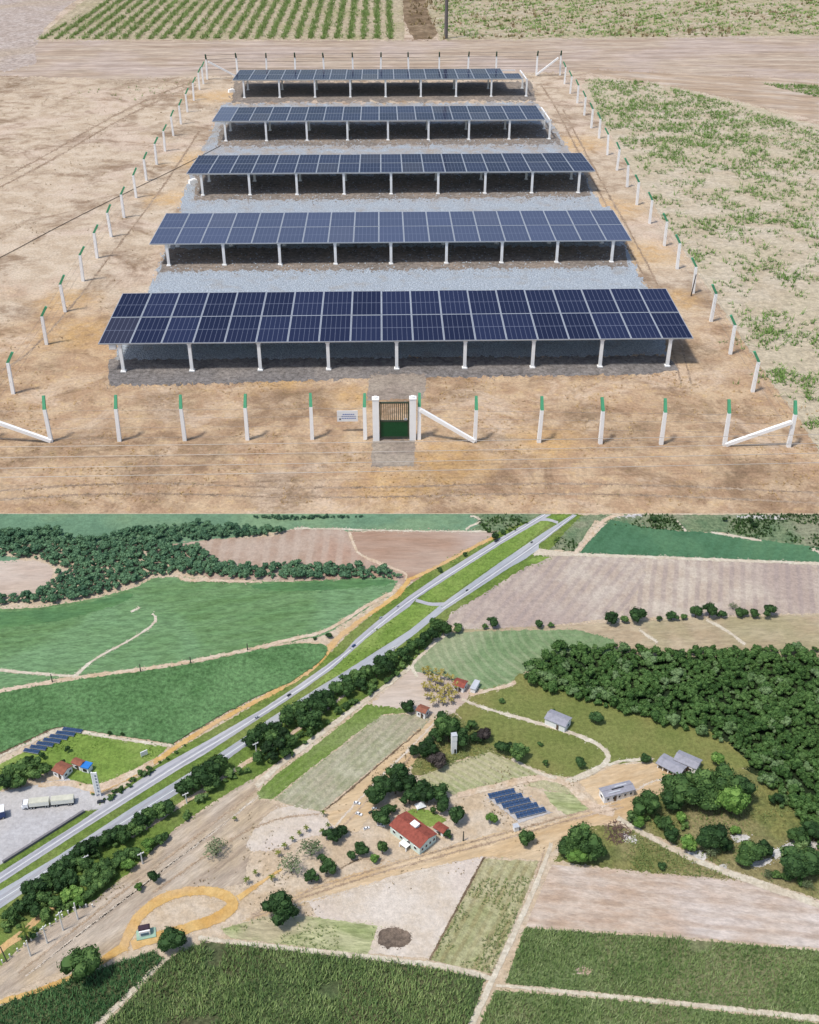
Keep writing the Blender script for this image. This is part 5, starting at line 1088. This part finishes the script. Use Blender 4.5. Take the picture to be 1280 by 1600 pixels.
rough('scrub_grass', [[(905, 806), (940, 804), (1320, 804), (1320, 868), (1130, 832), (1060, 830), (960, 822), (930, 812), (897, 862), (845, 858)], [(735, 803), (850, 803), (800, 832), (762, 833)]], (5000, 900), 0.45, 0.8, 0.05, 0.035, 5, M_leaf_mid, 'dark patchy scrub at the far right of the farmland', 6.0)
rough('verge_grass', [[(-60, 1400), (160, 1255), (280, 1170), (400, 1100), (505, 1032), (545, 990), (560, 1000), (505, 1040), (400, 1112), (250, 1200), (160, 1262)], [(545, 1012), (640, 948), (690, 948), (600, 1010), (500, 1072)], [(657, 938), (710, 900), (860, 815), (800, 865), (700, 935)], [(0, 1195), (100, 1142), (262, 1166), (200, 1208), (165, 1224), (120, 1228), (90, 1200)]], (2500, 1500, 1500, 2200), 0.45, 1.4, 0.025, 0.018, 4, foliage('verge_leaf', '6a8a38', '86a646', 'a8bf68', k=1.25), 'bright short grass along the highway verges and lawn', 2.0)
rough('dry_tufts', [[(0, 1520), (60, 1460), (210, 1362), (395, 1218), (405, 1250), (380, 1380), (240, 1400), (190, 1480), (60, 1540)], [(500, 1270), (690, 1120), (905, 1220), (985, 1270), (860, 1330), (480, 1440), (380, 1420), (420, 1300)]], (2600, 4200), 0.54, 1.0, 0.018, 0.016, 4, M_dryweed, 'sparse dry tufts on the sandy farm yard', 8.0, 2.0)

# ------------------------------------------------------------------ buildings
M_wallw = plain('white_wall', 'f4f2ee', 0.8, 0.15, 0, 0.05, 14.0, 1.15, dirt='ddd8d0')
M_wallg = plain('pale_green_wall', 'd9e8dc', 0.8, 0.15, 0, 0.05, 14.0, 1.2)
M_redroof = plain('red_tile', '9c5648', 0.85, 0.15, 0, 0.32, 16.0, 1.45, dirt='74403a')
M_brownroof = plain('brown_tile', '9a6450', 0.85, 0.15, 0, 0.25, 16.0, 1.45, dirt='7a4a40')
M_greyroof = plain('grey_sheet_roof', 'a6a5ad', 0.8, 0.2, 0, 0.2, 12.0, 1.45, dirt='83818a')
M_slab = plain('grey_slab', 'c9ccd0', 0.85, 0.15, 0, 0.1, 10.0, 1.4)
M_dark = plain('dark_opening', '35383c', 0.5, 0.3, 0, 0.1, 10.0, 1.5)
M_blue = plain('blue_paint', '2f7fd0', 0.5, 0.4, 0, 0.06, 8.0, 1.3)
def frame3(A, B, Cc):
    """ground corners in photo pixels: A-B one visible wall, B-C the other; returns origin (B), length along BA, width along BC, heading"""
    a, b, c = GP(*A), GP(*B), GP(*Cc); L = (a - b).length; d = (a - b).normalized(); n = Vector((d.y, -d.x, 0)); w = (c - b).dot(n)
    if w < 0: n = -n; w = -w
    return b, L, w, d, n
def house(name, label, A, B, Cc, hw, roofmat, wallmat, pitch=0.28, hip=False, wins=(3, 2), cat='house', over=0.02, doors=0, tilecols=None):
    o, L, w, d, n = frame3(A, B, Cc); rz = math.atan2(d.y, d.x); flip = 1 if (Vector((-d.y, d.x, 0)).dot(n) > 0) else -1
    t = thing(name, label, cat, o, rz); Y = lambda y: y * flip
    m = MB(); hr = hw + pitch * w / 2
    def fx(f): return f if flip > 0 else tuple(reversed(f))
    ring = [(0, 0), (L, 0), (L, w), (0, w)]
    vs = [(x, Y(y), -0.02) for x, y in ring] + [(x, Y(y), hw) for x, y in ring]; fs = [fx(f) for f in ((0, 1, 5, 4), (1, 2, 6, 5), (2, 3, 7, 6), (3, 0, 4, 7), (4, 5, 6, 7))]
    if not hip:
        vs += [(0, Y(w / 2), hr), (L, Y(w / 2), hr)]; fs += [fx((4, 8, 7)), fx((5, 6, 9))]
    m.add(vs, fs); wall = m.obj('wall', wallmat, t)
    m = MB(); e = over; th = 0.012; k = w * 0.45 if hip else -e
    zl = hw - pitch * e
    def slope(p4): # thick slab
        top = [(x, Y(y), z + th) for x, y, z in p4]; bot = [(x, Y(y), z + 0.002) for x, y, z in p4]; q = len(p4)
        m.add(top + bot, [fx(tuple(range(q))), fx(tuple(range(2 * q - 1, q - 1, -1)))] + [fx((i, q + i, q + (i + 1) % q, (i + 1) % q)) for i in range(q)])
    slope([(-e, -e, zl), (L + e, -e, zl), (L - k, w / 2, hr), (k, w / 2, hr)])
    slope([(L + e, w + e, zl), (-e, w + e, zl), (k, w / 2, hr), (L - k, w / 2, hr)])
    if hip:
        slope([(-e, w + e, zl), (-e, -e, zl), (k, w / 2, hr)]); slope([(L + e, -e, zl), (L + e, w + e, zl), (L - k, w / 2, hr)])
    roof = m.obj('roof', roofmat, t)
    m = MB(); m.tube((k if hip else -e, Y(w / 2), hr + th), (L - k if hip else L + e, Y(w / 2), hr + th), 0.010, 0.010, 6); m.obj('ridge', roofmat, roof)
    for i in range(wins[0]):
        x = L * (i + 0.6) / (wins[0] + 0.2); m = MB(); m.box((x, Y(-0.003), hw * 0.55), (min(0.10, L / wins[0] * .4), 0.012, hw * 0.36)); wd = m.obj('window', M_wallw, t)
        m = MB(); m.box((x, Y(-0.006), hw * 0.55), (min(0.08, L / wins[0] * .32), 0.012, hw * 0.28)); m.obj('pane', M_dark, wd)
    for i in range(wins[1]):
        y = w * (i + 0.6) / (wins[1] + 0.2); m = MB(); m.box((-0.003, Y(y), hw * 0.55), (0.012, min(0.10, w / wins[1] * .5), hw * 0.36)); wd = m.obj('window', M_wallw, t)
        m = MB(); m.box((-0.006, Y(y), hw * 0.55), (0.012, min(0.08, w / wins[1] * .4), hw * 0.28)); m.obj('pane', M_dark, wd)
    m = MB(); m.box((L * 0.36, Y(-0.004), hw * 0.38), (0.055, 0.012, hw * 0.76)); m.obj('door', plain('door_wood', '7a6552', 0.7), t)
    return t, L, w, hw, hr, Y
hv = VH
t, L, w, hw, hr, Y = house('farmhouse', 'long white farmhouse with weathered red tiled roof beside the dirt road', (610, 1301), (656, 1336), (691, 1322), hv(11, 1320), M_redroof, M_wallg, 0.30, False, (4, 4), 'house')
m = MB(); m.box((L * 0.50, Y(w * 0.62), hr + 0.01), (0.14, 0.12, 0.08)); m.box((L * 0.50, Y(w * 0.62), hr + 0.055), (0.16, 0.14, 0.015)); m.obj('roof_box', M_wallw, t)
m = MB(); m.box((L * 0.42, Y(-0.075), 0.11), (0.2, 0.13, 0.012))
for sx_ in (-.13, .13): m.box((L * 0.42 + sx_ * .7, Y(-0.13), 0.055), (0.02, 0.02, 0.11))
m.obj('porch', M_wallw, t)
house('outbuilding', 'small outbuilding with dark red roof right of the farmhouse', (678, 1299), (692, 1308), (703, 1302), hv(6, 1300), M_redroof, M_wallw, 0.3, False, (1, 1), 'house')
t, L, w, hw, hr, Y = house('house', 'white house with bright red roof next to the yellow palm plantation', (708, 1078), (724, 1083), (733, 1074), hv(8, 1080), M_redroof, M_wallw, 0.32, False, (2, 1))
o, L2, w2, d, n = frame3((735, 1082), (742, 1084), (752, 1072)); t2 = thing('annex', 'flat grey-roofed annex right of the bright red-roofed house', 'house', o, math.atan2(d.y, d.x))
fl = 1 if Vector((-d.y, d.x, 0)).dot(n) > 0 else -1
m = MB(); m.box((L2 / 2, fl * w2 / 2, hv(3, 1080)), (L2, w2, hv(6, 1080))); m.obj('wall', M_wallw, t2)
m = MB(); m.box((L2 / 2, fl * w2 / 2, hv(6, 1080) + .008), (L2 + .03, w2 + .03, .016)); m.obj('roof', M_slab, t2)
house('house', 'small white house with faded red roof below the palm plantation', (651, 1119), (664, 1124), (677, 1118), hv(9, 1118), M_brownroof, M_wallw, 0.34, False, (2, 1))
house('barn', 'long white barn with grey roof alone on the green pasture', (851, 1132), (882, 1145), (900, 1135), hv(9, 1136), M_greyroof, M_wallw, 0.3, False, (0, 1), 'barn')
house('shed', 'white-gabled shed with long grey roof, right one of a pair', (1052, 1196), (1086, 1211), (1105, 1202), hv(9, 1205), M_greyroof, M_wallw, 0.32, False, (2, 2), 'shed')
# open shed on posts
o, L, w, d, n = frame3((1026, 1200), (1060, 1218), (1078, 1208)); fl = 1 if Vector((-d.y, d.x, 0)).dot(n) > 0 else -1
t = thing('open_shed', 'darker open-sided shed with sagging grey roof, left one of a pair', 'shed', o, math.atan2(d.y, d.x)); h0 = hv(7, 1212)
for x in np.linspace(0.02, L - 0.02, 5):
    for y in (0.02, w - 0.02):
        m = MB(); m.box((x, fl * y, h0 / 2), (0.025, 0.025, h0)); m.obj('post', M_galv, t)
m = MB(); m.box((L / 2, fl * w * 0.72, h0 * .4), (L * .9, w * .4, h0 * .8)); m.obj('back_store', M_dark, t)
m = MB()
for sgn in (0, 1):
    y0_, y1_ = (-0.03, w / 2) if sgn == 0 else (w + 0.03, w / 2)
    z0_, z1_ = h0, h0 + 0.13 * w
    v = [(-.03, fl * y0_, z0_), (L + .03, fl * y0_, z0_), (L + .03, fl * y1_, z1_), (-.03, fl * y1_, z1_)]
    m.add(v + [(a, b, c + .012) for a, b, c in v], [(0, 1, 2, 3), (4, 5, 6, 7), (0, 1, 5, 4), (1, 2, 6, 5), (2, 3, 7, 6), (3, 0, 4, 7)])
m.obj('roof', M_greyroof, t)
t, L, w, hw, hr, Y = house('old_house', 'white house with broken patchy grey roof beside the dirt road', (990, 1244), (944, 1256), (928, 1245), hv(10, 1250), M_greyroof, M_wallw, 0.25, False, (5, 1), 'house')
for i in range(3):
    m = MB(); m.box((L * (.35 + .15 * i), Y(w * (.18 + .27 * i)), hw + .25 * w * (.18 + .25 * i if i < 2 else .12)), (L * .4, w * .12, .05)); m.obj('roof_patch', M_slab if i != 1 else M_dark, t)
# lot buildings
house('house', 'brown-roofed house by the gravel lot behind the white truck', (84, 1212), (100, 1219), (120, 1208), hv(8, 1214), M_brownroof, M_wallw, 0.34, False, (2, 2))
house('house', 'small white house with brown roof on the lawn', (114, 1200), (127, 1205), (134, 1198), hv(8, 1202), M_brownroof, M_wallw, 0.34, False, (1, 1))
o, L, w, d, n = frame3((128, 1206), (139, 1209), (149, 1202)); fl = 1 if Vector((-d.y, d.x, 0)).dot(n) > 0 else -1
t = thing('kiosk', 'bright blue flat-roofed kiosk beside the small white house', 'kiosk', o, math.atan2(d.y, d.x)); h0 = hv(7, 1206)
m = MB(); m.box((L / 2, fl * w / 2, h0 / 2), (L, w, h0)); m.obj('wall', M_wallw, t)
m = MB(); m.box((L / 2, fl * w / 2, h0 + .012), (L + .03, w + .03, .024)); m.obj('roof', M_blue, t)
m = MB(); m.box((L / 2, fl * -.004, h0 * .5), (L * .5, .012, h0 * .5)); m.obj('counter_window', M_dark, t)
# watchman's booth in the loop
q = GP(227, 1462); t = thing('booth', 'small booth with dark roof on a green base inside the orange loop', 'booth', q, 0.25)
m = MB(); m.box((0.02, 0.02, 0.01), (0.36, 0.22, 0.03)); m.obj('base', plain('green_base', 'a9c8b0', 0.8), t)
m = MB(); m.box((0, 0.04, 0.09), (0.20, 0.14, 0.14)); m.obj('wall', M_wallw, t)
m = MB(); m.box((0, -0.033, 0.085), (0.15, 0.012, 0.06)); m.obj('window', plain('booth_glass', '5a7a92', 0.3, 0.5), t)
m = MB(); m.box((0, 0.06, 0.172), (0.22, 0.13, 0.024), 0, 0, 0.8); m.obj('roof', plain('dark_roof', '4a3a44', 0.7, 0.2, 0, .15, 12.), t)
# water tower
q = GP(709, 1176); t = thing('water_tower', 'tall white water tower standing by dark trees above the farm', 'water tower', q, 0.2); h0 = hv(27, 1176)
m = MB(); m.box((0, 0, h0 * .36), (0.115, 0.10, h0 * .72)); m.obj('shaft', M_wallw, t)
m = MB(); m.box((0, 0, h0 * .86), (0.122, 0.11, h0 * .28)); m.obj('tank', M_wallw, t)
m = MB(); m.box((0, 0, h0 + .006), (0.13, 0.12, .014)); m.obj('lid', M_slab, t)
m = MB(); m.box((0.02, -0.052, h0 * .15), (0.04, 0.012, h0 * .22)); m.obj('door', M_dark, t)
# totem sign by the lot
q = GP(154, 1244); t = thing('totem_sign', 'tall white roadside totem with grey squares at the lot entrance', 'sign', q, 0.0); h0 = hv(35, 1244)
for x in (-0.05, 0.05):
    m = MB(); m.box((x, 0, h0 / 2), (0.025, 0.03, h0)); m.obj('post', M_wallw, t)
m = MB(); m.box((0, 0, h0 * .56), (0.13, 0.022, h0 * .86)); m.obj('panel', M_whitebox, t)
for i in range(6):
    m = MB(); m.box((0.028, -0.013, h0 * (.22 + .13 * i)), (0.04, 0.006, h0 * .075)); m.obj('square', plain('totem_grey', '9aa4b0', 0.5), t)
# white board in the lawn, tent, kiosk by the blue rows, wall of the lot
q = GP(226, 1182); t = thing('billboard', 'small white tilted board on the lawn beside the orange track', 'sign', q, 0.6)
m = MB(); m.box((0, 0, 0.10), (0.16, 0.02, 0.12)); m.obj('board', M_whitebox, t)
for x in (-.06, .06):
    m = MB(); m.box((x, 0.014, 0.06), (0.014, 0.014, 0.12)); m.obj('post', M_galv, t)
q = GP(657, 1261); t = thing('tent', 'small white tent under the farm grove', 'tent', q, 0.4)
m = MB(); m.add([(-.11, -.08, .05), (.11, -.08, .05), (.11, .08, .05), (-.11, .08, .05), (0, 0, .15)], [(0, 1, 4), (1, 2, 4), (2, 3, 4), (3, 0, 4), (3, 2, 1, 0)]); m.obj('canopy', M_whitebox, t)
for x in (-.1, .1):
    for y in (-.07, .07):
        m = MB(); m.box((x, y, .025), (.012, .012, .05)); m.obj('leg', M_galv, t)
q = GP(806, 1297); t = thing('inverter_cabin', 'small white cabin with a dark side below the blue solar rows', 'cabin', q, 0.3)
m = MB(); m.box((0, 0, .06), (.10, .10, .12)); m.obj('wall', M_wallw, t); m = MB(); m.box((0, 0, .127), (.12, .12, .014)); m.obj('roof', M_slab, t); m = MB(); m.box((.053, 0, .055), (.012, .06, .09)); m.obj('door', M_dark, t)
a, b = GP(5, 1349), GP(132, 1269); m = MB(); c = (a + b) / 2; dd = b - a; m.box((0, 0, .03), (dd.length, .05, .06)); o = m.obj('low_wall', plain('dark_wall', '8a8688', 0.85), None); o.location = c; o.rotation_euler.z = math.atan2(dd.y, dd.x); tag(o, 'long low grey wall between the gravel lot and the highway grass', 'wall')
# heap of brushwood and rubble
def heap(name, label, cat, px, py, r, n, mat, elong=1.0):
    q = GP(px, py); m = MB()
    for _ in range(n):
        a = rnd.uniform(0, 6.28); d_ = r * math.sqrt(rnd.random()); x, y = d_ * math.cos(a) * elong, d_ * math.sin(a); h = max(0.01, (1 - d_ / r) * r * .35); b = rnd.uniform(0, 6.28)
        m.tube((x, y, h * rnd.uniform(.1, 1)), (x + .08 * math.cos(b), y + .08 * math.sin(b), h * rnd.uniform(.1, 1.1)), .008, .004, 4)
    o = m.obj(name, mat); o.location = q; tag(o, label, cat, None, 'stuff')
heap('brush_pile', 'brown heap of cut brushwood by the start of the white path', 'pile', 966, 1301, .3, 160, plain('brush_brown', '7d655c', 0.9, 0.1, 0, .3, 9.))

# ------------------------------------------------------------------ small solar fields
M_sglass = plain('small_panel_glass', '41597c', 0.25, 0.2, 0, 0.15, 6.0, 1.6)
def mini_table(A, B, depth_px, label, group, zf=0.04):
    """a distant solar row: A,B are the two ends of its near edge, depth_px a point on its far edge above A"""
    a, b = GP(*A), GP(*B); c = GP(*depth_px); d = (b - a).normalized(); L = (b - a).length; n = Vector((-d.y, d.x, 0)); w = (c - a).dot(n)
    if w < 0: n = -n; w = -w
    t = thing('solar_row', label, 'solar panels', a, math.atan2(d.y, d.x), group); zr = zf + w * 0.05
    cols = 8; pw = L / cols
    for i in range(cols):
        for j in range(2):
            y0_, y1_ = w * j / 2 + .004, w * (j + 1) / 2 - .004; z0_, z1_ = zf + (zr - zf) * j / 2, zf + (zr - zf) * (j + 1) / 2; x0, x1 = i * pw + .003, (i + 1) * pw - .003
            m = MB(); v = [(x0, y0_, z0_), (x1, y0_, z0_), (x1, y1_, z1_), (x0, y1_, z1_)]
            m.add(v + [(p, q_, r_ + .008) for p, q_, r_ in v], [(3, 2, 1, 0), (4, 5, 6, 7), (0, 1, 5, 4), (1, 2, 6, 5), (2, 3, 7, 6), (3, 0, 4, 7)]); m.obj('solar_panel', M_sglass, t)
    m = MB(); m.box((L / 2, .004, zf - .004), (L, .012, .012)); m.box((L / 2, w - .004, zr - .004), (L, .012, .012)); m.obj('rail', M_alu, t)
    for i in range(4):
        for y, z in ((.02, zf), (w - .02, zr)):
            m = MB(); m.box((L * (i + .5) / 4, y, z / 2), (.014, .014, z)); m.obj('leg', M_galv, t)
names5 = ['topmost', 'second', 'middle', 'fourth', 'lowest']
for i in range(5):
    f = i / 4
    A = (765 + (808 - 765) * f, 1250 + (1281 - 1250) * f); B = (806 + (854 - 806) * f, 1241 + (1270 - 1241) * f)
    mini_table(A, B, (A[0] - 3, A[1] - 7.5), '%s of the five blue solar rows beside the farm dirt road' % names5[i], 'blue solar rows of the farm')
sheet('gravel_pad', [(760, 1246), (804, 1236), (862, 1270), (812, 1286)], M_lot, 7, 0.4)
for i in range(7):
    f = i / 6
    A = (97 + (36 - 97) * f, 1143 + (1176 - 1143) * f); B = (127 + (60 - 127) * f, 1147 + (1180 - 1147) * f)
    mini_table(A, B, (A[0] + 7, A[1] - 4.4), 'solar row on the lawn above the gravel lot, %s from the top' % nth(i + 1), 'solar rows above the gravel lot', 0.04)

# ------------------------------------------------------------------ vehicles
M_tyre = plain('tyre', '2c2c2e', 0.8, 0.1)
def wheel(x, y, r, t, wd=.02, nm='wheel'):
    m = MB(); m.tube((x, y - wd / 2, r), (x, y + wd / 2, r), r, r, 10); w_ = m.obj(nm, M_tyre, t)
    m = MB(); m.tube((x, y - wd / 2 - .002, r), (x, y + wd / 2 + .002, r), r * .55, r * .55, 8); m.obj('rim', M_alu, w_)
M_carglass = plain('car_glass', '3a444e', 0.15, 0.5)
CARMAT = {'white': plain('white_car_paint', 'f2f2f2', 0.35, 0.5, 0, .03, 4., 1.2), 'dark': plain('dark_car_paint', '2e3238', 0.35, 0.5, 0, .05, 4., 1.5), 'blue': plain('blue_car_paint', '2c4a80', 0.35, 0.5, 0, .05, 4., 1.4), 'silver': plain('silver_car_paint', 'b8bcc2', 0.35, 0.5, .3, .04, 4., 1.3)}
def car(px, py, Lpx, to, colour, label, group=None):
    q = GP(px, py); q2 = G(*to); rz = math.atan2(q2.y - q.y, q2.x - q.x); L = Lpx / S(py); k = L / 4.3
    t = thing('car', label, 'car', q, rz, group); W = 1.75 * k
    prof = [(-2.15, .35), (-2.1, .85), (-1.5, .95), (1.0, .95), (2.0, .8), (2.15, .55), (2.12, .35)]
    m = MB(); n = len(prof); vs = [(x * k, -W / 2, z * k) for x, z in prof] + [(x * k, W / 2, z * k) for x, z in prof]
    m.add(vs, [tuple(range(n)), tuple(range(2 * n - 1, n - 1, -1))] + [(i, n + i, n + (i + 1) % n, (i + 1) % n) for i in range(n)]); m.obj('body', CARMAT[colour], t)
    m = MB(); cab = [(-1.9, .94), (-1.35, 1.42), (.2, 1.45), (1.0, .94)]; n = 4; vs = [(x * k, -W * .46 * (1 if z < 1 else .86), z * k) for x, z in cab] + [(x * k, W * .46 * (1 if z < 1 else .86), z * k) for x, z in cab]
    m.add(vs, [tuple(range(n)), tuple(range(2 * n - 1, n - 1, -1))] + [(i, n + i, n + (i + 1) % n, (i + 1) % n) for i in range(n)]); m.obj('window', M_carglass, t)
    m = MB(); m.box((-.55 * k, 0, 1.46 * k), (1.5 * k, W * .78, .06 * k)); m.obj('roof', CARMAT[colour], t)
    for x in (-1.35, 1.35):
        for y in (-W * .45, W * .45): wheel(x * k, y, .33 * k, t, .2 * k)
car(452, 1087, 7.5, (470, 1075), 'dark', 'dark car alone on the near carriageway, left of the tree belt')
car(553, 1010, 8, (565, 1000), 'blue', 'dark blue vehicle on the highway near the start of the wide median')
car(776, 846, 8, (790, 837), 'dark', 'dark vehicle beside the roadside tree far up the highway')
car(831, 848, 5, (845, 838), 'dark', 'dark car far up the right-hand carriageway')
car(730, 923, 5, (742, 915), 'dark', 'dark car on the right-hand carriageway below the crossing')
car(402, 1122, 8, (420, 1112), 'silver', 'pale car on the left carriageway above the lawn')
car(595, 966, 6, (606, 958), 'silver', 'silver car on the left carriageway, lower of two near the crossing')
car(622, 948, 5, (633, 940), 'silver', 'silver car on the left carriageway, upper of two near the crossing')
car(158, 1254, 12, (172, 1252), 'dark', 'dark car leaving the gravel lot beside the totem')
for x, y, l, c, a in ((558, 1256, 11, 'white', 'white car, uppermost of the cars parked left of the farm grove'), (561, 1273, 11, 'white', 'white car below the uppermost parked car'), (573, 1295, 10, 'white', 'white car parked lowest, left of the farmhouse lawn'), (596, 1290, 13, 'white', 'white car parked touching the farmhouse corner'), (580, 1270, 9, 'dark', 'dark car between the white parked cars and the round tree'), (585, 1264, 8, 'white', 'white car half hidden above the dark parked car'), (611, 1267, 8, 'white', 'white car at the right of the round tree')):
    car(x, y, l, (x + 10, y + rnd.uniform(-6, 4)), c, a, 'cars parked by the farmhouse')
# articulated white lorry
q = GP(38, 1262); q2 = GP(118, 1254); dd = q2 - q; Lt = dd.length; t = thing('truck', 'long white lorry with two trailers parked on the gravel lot', 'truck', q, math.atan2(dd.y, dd.x))
Wt = .16; M_tr = plain('trailer_cream', 'eceadd', 0.6, 0.3, 0, .05, 6., 1.2); M_cab = CARMAT['white']
m = MB(); m.box((.05, 0, .095), (.10, Wt * .95, .12)); m.box((.03, 0, .055), (.13, Wt * .9, .06)); m.obj('cab', M_cab, t)
m = MB(); m.box((-.004, 0, .125), (.012, Wt * .8, .06)); m.obj('windshield', M_carglass, t)
for x0, x1 in ((.12, Lt * .51), (Lt * .54, Lt * .99)):
    m = MB(); m.box(((x0 + x1) / 2, 0, .055), (x1 - x0, Wt * .8, .03)); ch = m.obj('chassis', M_tyre, t)
    m = MB(); m.box(((x0 + x1) / 2, 0, .123), (x1 - x0 - .01, Wt, .105)); tr = m.obj('trailer', M_tr, t)
    m = MB(); m.box(((x0 + x1) / 2, 0, .180), (x1 - x0 - .01, Wt * .96, .008)); m.obj('tarp', plain('tarp', 'e0ddc8', 0.8), tr)
for x in (.05, .16, .22, Lt * .43, Lt * .48, Lt * .60, Lt * .65, Lt * .88, Lt * .93):
    for y in (-Wt * .42, Wt * .42): wheel(x, y, .032, t, .03)
q = GP(10, 1274); t = thing('truck', 'blue box lorry with white roof cut by the left edge', 'truck', q, 0.35 + math.pi)
m = MB(); m.box((.22, 0, .13), (.42, .2, .17)); m.obj('box_body', CARMAT['blue'], t)
m = MB(); m.box((.22, 0, .222), (.43, .21, .016)); m.obj('roof', M_whitebox, t)
m = MB(); m.box((.51, 0, .10), (.13, .19, .15)); m.obj('cab', CARMAT['blue'], t)
m = MB(); m.box((.577, 0, .125), (.012, .16, .06)); m.obj('windshield', M_carglass, t)
for x in (.06, .14, .52):
    for y in (-.085, .085): wheel(x, y, .034, t, .03)

# ------------------------------------------------------------------ poles and yard fence
M_pole = plain('white_concrete_pole', 'e6e2da', 0.8, 0.15, 0, .06, 8., 1.2)
M_dpole = plain('dark_pole', '6b6a5e', 0.85, 0.1)
def pole(px, py, hpx, label, mat, cross=True, group=None, rz=0.6):
    h = hv(hpx, py); t = thing('utility_pole', label, 'utility pole', GP(px, py), rz, group)
    m = MB(); m.tube((0, 0, -.01), (0, 0, h), .017, .011, 8); m.obj('shaft', mat, t)
    if cross:
        m = MB(); m.box((0, 0, h * .93), (.14, .016, .016)); m.obj('crossarm', mat, t)
        for x in (-.06, 0, .06):
            m = MB(); m.tube((x, 0, h * .93 + .008), (x, 0, h * .93 + .03), .006, .005, 6); m.obj('insulator', M_whitebox, t)
for i, (x, y, h, l) in enumerate(((137, 1356, 17, 'white utility pole inside the lower tree belt'), (292, 1255, 14, 'white utility pole where the tree belt opens'), (223, 1350, 16, 'thin pale pole at the yard side of the belt'), (401, 1178, 16, 'white utility pole at the foot of the long earth track'), (485, 1110, 12, 'white utility pole in the middle of the tree belt'), (556, 1066, 14, 'white utility pole in the upper tree belt'), (616, 1022, 11, 'white utility pole near the top of the tree belt'))): pole(x, y, h, l, M_pole, True, 'utility poles along the tree belt')
for i, (x, y, h, l) in enumerate(((82, 1066, 12, 'dark pole at the left end of the field road'), (220, 1050, 12, 'dark pole in the middle of the field road'), (298, 1036, 9, 'dark pole on the field road right of the middle one'), (387, 1016, 10, 'dark pole at the right part of the field road'), (724, 1314, 14, 'thin dark pole standing below the farmhouse outbuilding'))): pole(x, y, h, l, M_dpole, False, 'dark poles of the field road' if i < 4 else None)
for i, (x, y, h) in enumerate(((48, 1494, 22), (74, 1474, 24), (99, 1454, 26), (122, 1437, 24))): pole(x, y, h, 'thick white pole in the yard-side row at lower left, %s from the left' % nth(i + 1), M_pole, i in (1, 2), 'thick white poles at lower left', rz=0.9)
m = MB(); pp0 = Vector((0, 0, 0)); hp = hv(20, 1500); m.tube((0, 0, 0), (-.05, .02, hp), .014, .01, 7); o = m.obj('wooden_post', M_dpole); o.location = GP(11, 1503); tag(o, 'dark leaning post at the far left, near the white yard fence', 'post')
pts_ = [(-8, 1514), (4, 1505), (16, 1496), (28, 1487), (39, 1479), (49, 1470), (59, 1463), (69, 1455), (79, 1448), (88, 1441), (98, 1434), (107, 1428), (116, 1423), (125, 1418), (135, 1418), (145, 1418)]
t0 = thing('yard_fence_post', 'x', 'fence post', (0, 0, 0), 0, 'short white posts of the yard fence'); m = MB(); m.box((0, 0, .035), (.022, .022, .09)); m.obj('shaft', M_pole, t0); m = MB(); m.box((0, 0, .086), (.026, .026, .012)); m.obj('cap', M_pole, t0)
for i, (x, y) in enumerate(pts_):
    l = 'short white post of the lower-left yard fence, %s from the left' % nth(i + 1); q = GP(x, y)
    if i == 0: t0.location = q; t0['label'] = l
    else: dup(t0, l, q, 0.6)
# far white specks
